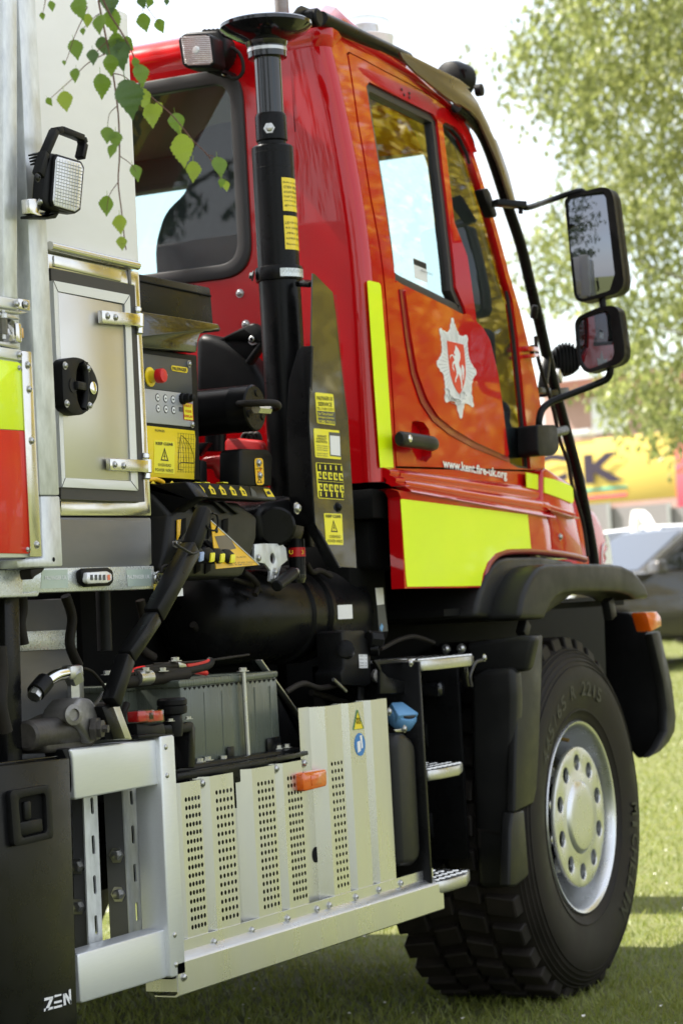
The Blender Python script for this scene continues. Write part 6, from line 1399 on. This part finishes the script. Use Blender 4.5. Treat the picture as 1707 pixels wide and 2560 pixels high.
edge = [(-900, 1420), (0, 1372), (60, 1380), (110, 1300), (190, 1285), (230, 1340), (270, 1330), (340, 1420), (460, 1450), (560, 1410), (600, 1340), (650, 1335), (760, 1370), (860, 1450), (1000, 1500), (1090, 1560), (1140, 1640)]
def L_(y):
    for (a, b), (c, d) in zip(edge, edge[1:]):
        if a <= y <= c: return b+(d-b)*(y-a)/(c-a)
    return 1700
cl = []
for y in range(-850, 1120, 36):
    x = L_(y)+30
    while x < 2650:
        if R0.random() < (.76 if x < 1800 else .4):
            cl.append(kD(x+R0.uniform(-25, 25), y+R0.uniform(-20, 20)-60, R0.uniform(24, 30)))
        x += R0.uniform(45, 85) if x < 1800 else R0.uniform(90, 170)
bx = kD(2150, 1700, 27); bb = (bx.x, bx.y, hz_(bx.x, bx.y))
print('clusters', len(cl))
tree('birch_tree', bb, 11.5, cl, .088, 12, 'crown_birch', 'bark_white', 'tall pale green birch with weeping foliage in front of yellow signboard', None, 5, .6, .2, 23)
def ball(c, rx, rz, n, R): 
    out = []
    while len(out) < n:
        v = Vector((R.uniform(-1, 1), R.uniform(-1, 1), R.uniform(-1, 1)))
        if .35 < v.length < 1: out.append((c[0]+v.x*rx, c[1]+v.y*rx, c[2]+v.z*rz))
    return out
for i, (x, y, H, m, nc, npr, lab) in enumerate(((8.0, -4.1, 9, 'crown_yellow', 110, 17, 'yellow-leaved acacia on the lawn facing the cab door'), (15.5, -7.2, 11, 'crown_yellow', 110, 17, 'tall golden acacia on the lawn ahead of the cab'), (24, -9.5, 12, 'crown_birch', 90, 12, 'broad pale birch far across the lawn'), (-20, 4, 13, 'crown_dark', 110, 14, 'dark green tree standing behind the rear of the truck'), (-17, 12, 13, 'crown_dark', 90, 12, 'dark bushy tree behind the far corner of the body'), (-19, -9, 9, 'crown_dark', 70, 12, 'dark spreading tree at the lawn corner behind the truck'))):
    tree('acacia_tree' if i < 2 else 'shade_tree', (x, y, 0), H, ball((x, y, H*.56), H*.33, H*.42, nc, R0), .15, npr, m, 'bark', lab, None, 20+i, .5, .4)

oc = [(a, b, max(c, 5.2)) for a, b, c in ball((-4.4, 2.4, 8.6), 5.6, 3.0, 230, R0)]
tree('birch_tree', (-4.6, 6.0, 0), 12.5, oc, .10, 13, 'crown_birch', 'bark_white', 'overhanging birch whose crown shades the crane and the truck body', None, 77, .5, .45)

# ---------------------------------------------------------------- signboard, fence, house, cars
HR = Vector((RR[0], RR[1], 0)).normalized(); HN = Vector((DD[0], DD[1], 0)).normalized()
PN = Vector((-.965, .262, 0)); PR = Vector((-.262, -.965, 0))      # the signboard, fence and house stand square to each other
def pl_(px, py, dep):
    P0 = kD(1500, 1300, dep); d = Vector(ray(px, py)); c = Vector(CAM); t = (P0-c).dot(PN)/d.dot(PN); return c+d*t
def bgq(px0, py0, px1, py1, dep, th, name, m, par, bev=.01):
    a = pl_(px0, py1, dep); b = pl_(px1, py1, dep); c = pl_(px0, py0, dep); c2 = pl_(px1, py0, dep)
    w = (b-a).length; z0 = (a.z+b.z)/2; h = (c.z+c2.z)/2-z0; o = Vector((a.x, a.y, z0))
    vs = [o+PR*(w if i else 0)-PN*(th if j else 0)+Vector((0, 0, h if k_ else 0)) for k_ in (0, 1) for j in (0, 1) for i in (0, 1)]
    return finish(name, mesh(vs, [[0, 1, 3, 2], [4, 5, 7, 6], [0, 1, 5, 4], [2, 3, 7, 6], [0, 2, 6, 4], [1, 3, 7, 5]]), m, par, 40, bev)
sgn = tag(empty('signboard', kD(1500, 1560, 47)), 'long yellow signboard with dark capital letters above grey fence', 'signboard')
def P_(o): o.parent = sgn; o.matrix_parent_inverse = Matrix.Translation(-Vector(sgn.location)); return o
SD = 47
P_(bgq(1120, 1108, 1692, 1268, SD, .15, 'board', 'sign_yellow', None))
P_(bgq(1120, 1092, 1470, 1108, SD-.05, .25, 'cornice', 'car_white', None))
P_(bgq(1692, 1108, 1760, 1268, SD-.02, .15, 'side_strip', 'sign_pink', None))
P_(bgq(1300, 1226, 1566, 1232, SD-.02, .02, 'stripe', 'sign_teal', None, 0)); P_(bgq(1300, 1244, 1566, 1252, SD-.02, .02, 'stripe', 'sign_pink', None, 0))
def bgtext(s, px0, py1, px1, py0, dep):
    a = pl_(px0, py1, dep); b = pl_(px1, py1, dep); c = pl_(px0, py0, dep); h = c.z-a.z; a.z = (a.z+b.z)/2
    return P_(text('sign_letter', s, a, PR, (0, 0, 1), (b-a).length, h, 'sign_ink', None, .04, .02))
bgtext('K', 1462, 1206, 1560, 1132, SD-.05); bgtext('C', 1318, 1210, 1420, 1136, SD-.05)
for i, x in enumerate((1300, 1620)): P_(bgq(x, 1266, x+10, 1560, SD+.1, .08, 'post', 'bolt_steel', None, 0))
fen = tag(empty('fence', kD(1500, 1560, 46)), 'grey mesh fence below the yellow signboard', 'fence')
def F_(o): o.parent = fen; o.matrix_parent_inverse = Matrix.Translation(-Vector(fen.location)); return o
for i in range(9): F_(bgq(1090+i*150, 1262, 1238+i*150, 1565, 46, .03, 'fence_panel', 'fence_mesh', None, 0)); F_(bgq(1084+i*150, 1255, 1092+i*150, 1570, 45.9, .06, 'fence_post', 'bolt_steel', None, 0))
hs0 = tag(empty('brick_house', kD(1700, 1500, 64)), 'pinkish brick house with tiled roof behind the signboard', 'house')
def H_(o): o.parent = hs0; o.matrix_parent_inverse = Matrix.Translation(-Vector(hs0.location)); return o
H_(bgq(1385, 930, 2300, 1480, 64, 8, 'wall', 'brick', None, 0))
H_(bgq(1360, 900, 2330, 935, 63.6, 9, 'roof', 'roof_tile', None, 0))
for i in range(4):
    w_ = H_(bgq(1480+i*200, 990, 1570+i*200, 1080, 63.95, .1, 'window', 'car_white', None, 0)); 
    q_ = bgq(1488+i*200, 998, 1562+i*200, 1072, 63.93, .1, 'pane', 'car_glass', None, 0); q_.parent = w_; q_.matrix_parent_inverse = Matrix.Translation(-Vector(hs0.location))
def car(name, wheel_pt, head, m, sc, label, door_open=False):
    """head = heading in plan; wheel_pt = ground point under the near front wheel"""
    F = Vector(head).normalized(); S = Vector((-F.y, F.x, 0))           # S = left side
    o = Vector(wheel_pt); t = empty(name, o)
    def W(x, y, z): return (F*x+S*y+Vector((0, 0, z)))*sc
    def put(n, me, mm, bev=0, par=None, sm=40): return finish(n, me, mm, par or t, sm, bev)
    def hexa(b, tp_): # two quads
        vs = list(b)+list(tp_); return mesh(vs, [[0, 1, 2, 3], [4, 5, 6, 7], [0, 1, 5, 4], [1, 2, 6, 5], [2, 3, 7, 6], [3, 0, 4, 7]])
    prof = [(-3.55, .4), (-3.5, .88), (-3.2, .98), (-.3, .98), (.2, .93), (.62, .78), (.8, .6), (.82, .3), (-3.5, .28)]
    n = len(prof); vs = [W(x, .0, z) for x, z in prof]+[W(x, -1.76, z) for x, z in prof]
    body = put('body', mesh(vs, [list(range(n)), list(range(2*n-1, n-1, -1))]+[[i, (i+1) % n, n+(i+1) % n, n+i] for i in range(n)]), m, .07*sc)
    gb = [W(-.35, -.06, .96), W(-.35, -1.7, .96), W(-3.3, -1.7, .96), W(-3.3, -.06, .96)]; gt = [W(-1.15, -.26, 1.42), W(-1.15, -1.5, 1.42), W(-2.75, -1.5, 1.42), W(-2.75, -.26, 1.42)]
    put('cabin', hexa(gb, gt), m, .05*sc, body)
    def lerp(a, b, f): return Vector(a)+(Vector(b)-Vector(a))*f
    for nm, q in (('windscreen', (gb[0], gb[1], gt[1], gt[0])), ('rear_window', (gb[2], gb[3], gt[3], gt[2])), ('side_window', (gb[3], gb[0], gt[0], gt[3])), ('side_window', (gb[1], gb[2], gt[2], gt[1]))):
        c = sum((Vector(v) for v in q), Vector())/4; nn = (Vector(q[1])-Vector(q[0])).cross(Vector(q[3])-Vector(q[0])).normalized()*.012
        cc = sum((Vector(v) for v in gb+gt), Vector())/8
        if nn.dot(c-cc) < 0: nn = -nn
        put(nm, mesh([c+(Vector(v)-c)*.86+nn for v in q], [[0, 1, 2, 3]]), 'car_glass')
    for x in (0, -2.65):
        for y, sd in ((.0, 1), (-1.76, -1)):
            wp = Vector(W(x, y, .32)); w_ = lathe('wheel', wp+S*sd*.012, S*sd, [(.32*sc, -.2), (.32*sc, -.02), (.29*sc, .01), (.2*sc, .0), (.19*sc, -.03)], 'rubber', t, 28)
            lathe('rim', wp+S*sd*.008, S*sd, [(.19*sc, 0), (.17*sc, -.02), (.05*sc, .0), (.01, .005)], 'silver_wheel', w_, 20)
    for y in (.06, -1.5): put('headlight', hexa([W(.62, y-.0, .62), W(.62, y-.3, .62), W(.72, y-.3, .62), W(.72, y, .62)], [W(.5, y, .8), W(.5, y-.3, .8), W(.64, y-.3, .76), W(.64, y, .76)]), 'lens_clear', .01)
    for y in (.12, -1.88): put('wing_mirror', hexa([W(-.5, y-.1, .95), W(-.5, y+.1, .95), W(-.35, y+.1, .95), W(-.35, y-.1, .95)], [W(-.5, y-.08, 1.08), W(-.5, y+.08, 1.08), W(-.38, y+.08, 1.08), W(-.38, y-.08, 1.08)]), m, .03)
    return tag(t, label, 'car')
hd = -HR*cos(radians(28))-HN*sin(radians(28))
cp = kD(1548, 1640, 26.5); car('parked_car', (cp.x, cp.y, hz_(cp.x, cp.y)), hd, 'car_grey', 1.12, 'dark grey parked car on the grass beyond the front wheel')
hd2 = -HN*cos(radians(18))+HR*sin(radians(18))
cp = kD(1668, 1600, 33); wc = car('parked_car', (cp.x+HR.x*2.0, cp.y+HR.y*2.0, hz_(cp.x, cp.y)), hd2, 'car_white', 1.15, 'white parked car with its front door standing open')
dq = [(832, 1300), (836, 1060), (846, 800), (862, 690), (884, 676), (940, 684), (1000, 740), (1060, 850), (1100, 985), (1110, 1300)]; dh = [(880, 1020), (896, 860), (908, 745), (930, 742), (975, 795), (1030, 910), (1058, 1000)]
dO = kD(*k(20, 960, 1000), 32.5); DN = Vector((-.62, .78, 0)); DR = Vector((-.78, -.62, 0))     # the door stands open at an angle
def dpt(x, y):
    d = Vector(ray(*k(20, x, y))); c = Vector(CAM); p = c+d*((dO-c).dot(DN)/d.dot(DN)); v = p-dO; return (v.dot(DR), v.z)
dd_ = sheet('open_door', [dpt(*p) for p in dq], [[dpt(*p) for p in dh]], lambda a, z, d: tuple(dO+DR*a-DN*d+Vector((0, 0, z))), .08, 'car_white', wc, 0, .02)
dd_.matrix_parent_inverse = Matrix.Translation(-Vector(wc.location))

# ---------------------------------------------------------------- birch twigs in front of the body
br = empty('birch_branch', kD(246, -60, 4.25)); tag(br, 'drooping birch twig with toothed green leaves hanging over the white body panel', 'branch')
BINV = Matrix.Translation(-Vector(br.location))
def BR(o): o.parent = br; o.matrix_parent_inverse = BINV; return o
def t1(x, y, d=4.25): return kD(x/1.8233, y/1.8233, d)
tw = [([(440, -110), (450, 0), (480, 150), (515, 330), (540, 520), (546, 700), (540, 830), (555, 960), (570, 1100), (576, 1140)], .0019), ([(445, -60), (500, 60), (550, 140), (600, 230), (632, 330), (640, 390), (700, 450), (790, 530), (880, 640), (950, 710), (1000, 800), (1030, 830)], .0017),
      ([(490, 240), (400, 290), (330, 360), (230, 450)], .0011), ([(400, 30), (375, 90), (340, 170), (310, 260), (293, 290)], .001), ([(546, 710), (600, 750), (622, 785)], .0009), ([(540, 830), (500, 890), (488, 960)], .0009), ([(520, 335), (560, 345), (610, 380), (650, 410)], .0011),
      ([(215, -30), (205, 20), (195, 70)], .0009), ([(540, 480), (500, 520), (490, 600)], .0009), ([(460, 60), (430, 80), (380, 130)], .001), ([(620, -40), (690, 60), (730, 110)], .001), ([(640, -40), (650, 30), (660, 80)], .001), ([(500, 180), (440, 240), (425, 300)], .001), ([(1000, 800), (1005, 830), (1015, 850)], .0009), ([(940, 705), (970, 712), (1000, 740)], .0009)]
for pts, r in tw: BR(tube('twig', [t1(x, y) for x, y in pts], r, 'leaf_stem', None, 6, 4, r*.5))
def leaf_mesh(seed):
    R = random.Random(seed); half = [(0, 0), (.10, .03), (.22, .10), (.21, .13), (.32, .22), (.31, .25), (.38, .34), (.355, .37), (.37, .45), (.32, .47), (.32, .55), (.26, .57), (.25, .66), (.19, .68), (.16, .78), (.10, .81), (.05, .92), (0, 1.0)]
    cu = R.uniform(-.25, .25); fold = R.uniform(.1, .45); vs = []; fs = []
    mid = [(0, y) for x, y in half]
    def Z(x, y): return abs(x)*fold+cu*(y-.3)**2+R.gauss(0, .008)
    N = len(half)
    for x, y in half: vs.append((0, -y, Z(0, y)))
    for sx in (1, -1):
        b = len(vs)
        for x, y in half: vs.append((sx*x*R.uniform(.95, 1.05), -y, Z(x, y)))
        for i in range(N-1): fs.append((i, i+1, b+i+1, b+i) if sx > 0 else (i, b+i, b+i+1, i+1))
    b = len(vs); vs += [(-.012, 0, 0), (.012, 0, 0), (.01, .22, .03), (-.01, .22, .03)]; fs.append((b, b+1, b+2, b+3))
    return vs, fs
LM = {}
for mi, m_ in enumerate(('leaf_green', 'leaf_dark', 'leaf_lime')):
    for s in range(4):
        v, f = leaf_mesh(s+10*mi); me = bpy.data.meshes.new('leaf'); me.from_pydata(v, [], f); me.materials.append(MATS[m_]); LM[(mi, s)] = me
        for p in me.polygons: p.use_smooth = True
leaves = [(345, 230, 110, 78, 0), (345, 345, 75, 95, 0), (300, 465, 110, 80, 2), (228, 465, 50, 60, 0), (293, 288, 30, 80, 0), (463, 395, 130, 85, 0), (545, 250, 175, 75, 1), (590, 455, 205, 78, 1), (470, 210, 95, 80, 1), (505, 300, 110, 85, 0), (660, 105, 100, 75, 0), (733, 120, 80, 70, 0), (425, 262, 85, 85, 1), (642, 345, 120, 75, 0), (655, 455, 115, 80, 2), (690, 530, 125, 85, 2), (728, 490, 60, 60, 2), (808, 565, 115, 78, 0), (838, 690, 175, 82, 2), (878, 785, 110, 92, 2), (998, 765, 115, 80, 0), (1010, 835, 50, 95, 0), (1033, 850, 55, 80, 2), (512, 690, 75, 110, 0), (490, 620, 95, 90, 0), (620, 790, 90, 70, 0), (490, 940, 105, 90, 0), (550, 1025, 100, 85, 2), (556, 1112, 75, 85, 2), (528, 640, 95, 88, 0), (235, 30, 55, 80, 0), (195, 75, 40, 80, 0), (380, 145, 40, 85, 0), (370, 40, 130, 80, 0), (400, 95, 70, 95, 2), (500, 20, 130, 85, 1), (460, 115, 110, 90, 0), (520, 100, 140, 85, 0), (650, 12, 70, 70, 1), (682, 15, 55, 110, 0), (760, 10, 40, 90, 1), (590, 200, 85, 60, 0), (532, 200, 110, 88, 0), (618, 290, 60, 80, 0)]
for i, (x, y, L, an, tone) in enumerate(leaves):
    o = bpy.data.objects.new('leaf', LM[(tone, i % 4)]); COL.objects.link(o)
    d = 4.25+R0.uniform(-.05, .05); s = L/1.8233*d/FPX*.93; a = radians(an)
    dirv = (Vector(RR)*cos(a)-Vector(UU)*sin(a)+Vector(DD)*R0.uniform(-.25, .25)).normalized()       # towards the tip
    nz = (-Vector(DD)+Vector(RR)*R0.uniform(-.55, .55)+Vector(UU)*R0.uniform(-.3, .3)); nz = (nz-dirv*nz.dot(dirv)).normalized(); xx = (-dirv).cross(nz).normalized()
    p = t1(x, y, d)-dirv*s*.5
    M = Matrix(((xx.x, -dirv.x, nz.x, p.x), (xx.y, -dirv.y, nz.y, p.y), (xx.z, -dirv.z, nz.z, p.z), (0, 0, 0, 1))) @ Matrix.Diagonal((s, s, s, 1))
    o.parent = br; o.matrix_parent_inverse = BINV; o.matrix_basis = M

# ---------------------------------------------------------------- keep the tree of parts at thing > part > sub-part
def depth_of(o):
    d = 1
    while o.parent: o = o.parent; d += 1
    return d
for o in sorted(bpy.data.objects, key=depth_of):
    while depth_of(o) > 3: o.parent = o.parent.parent
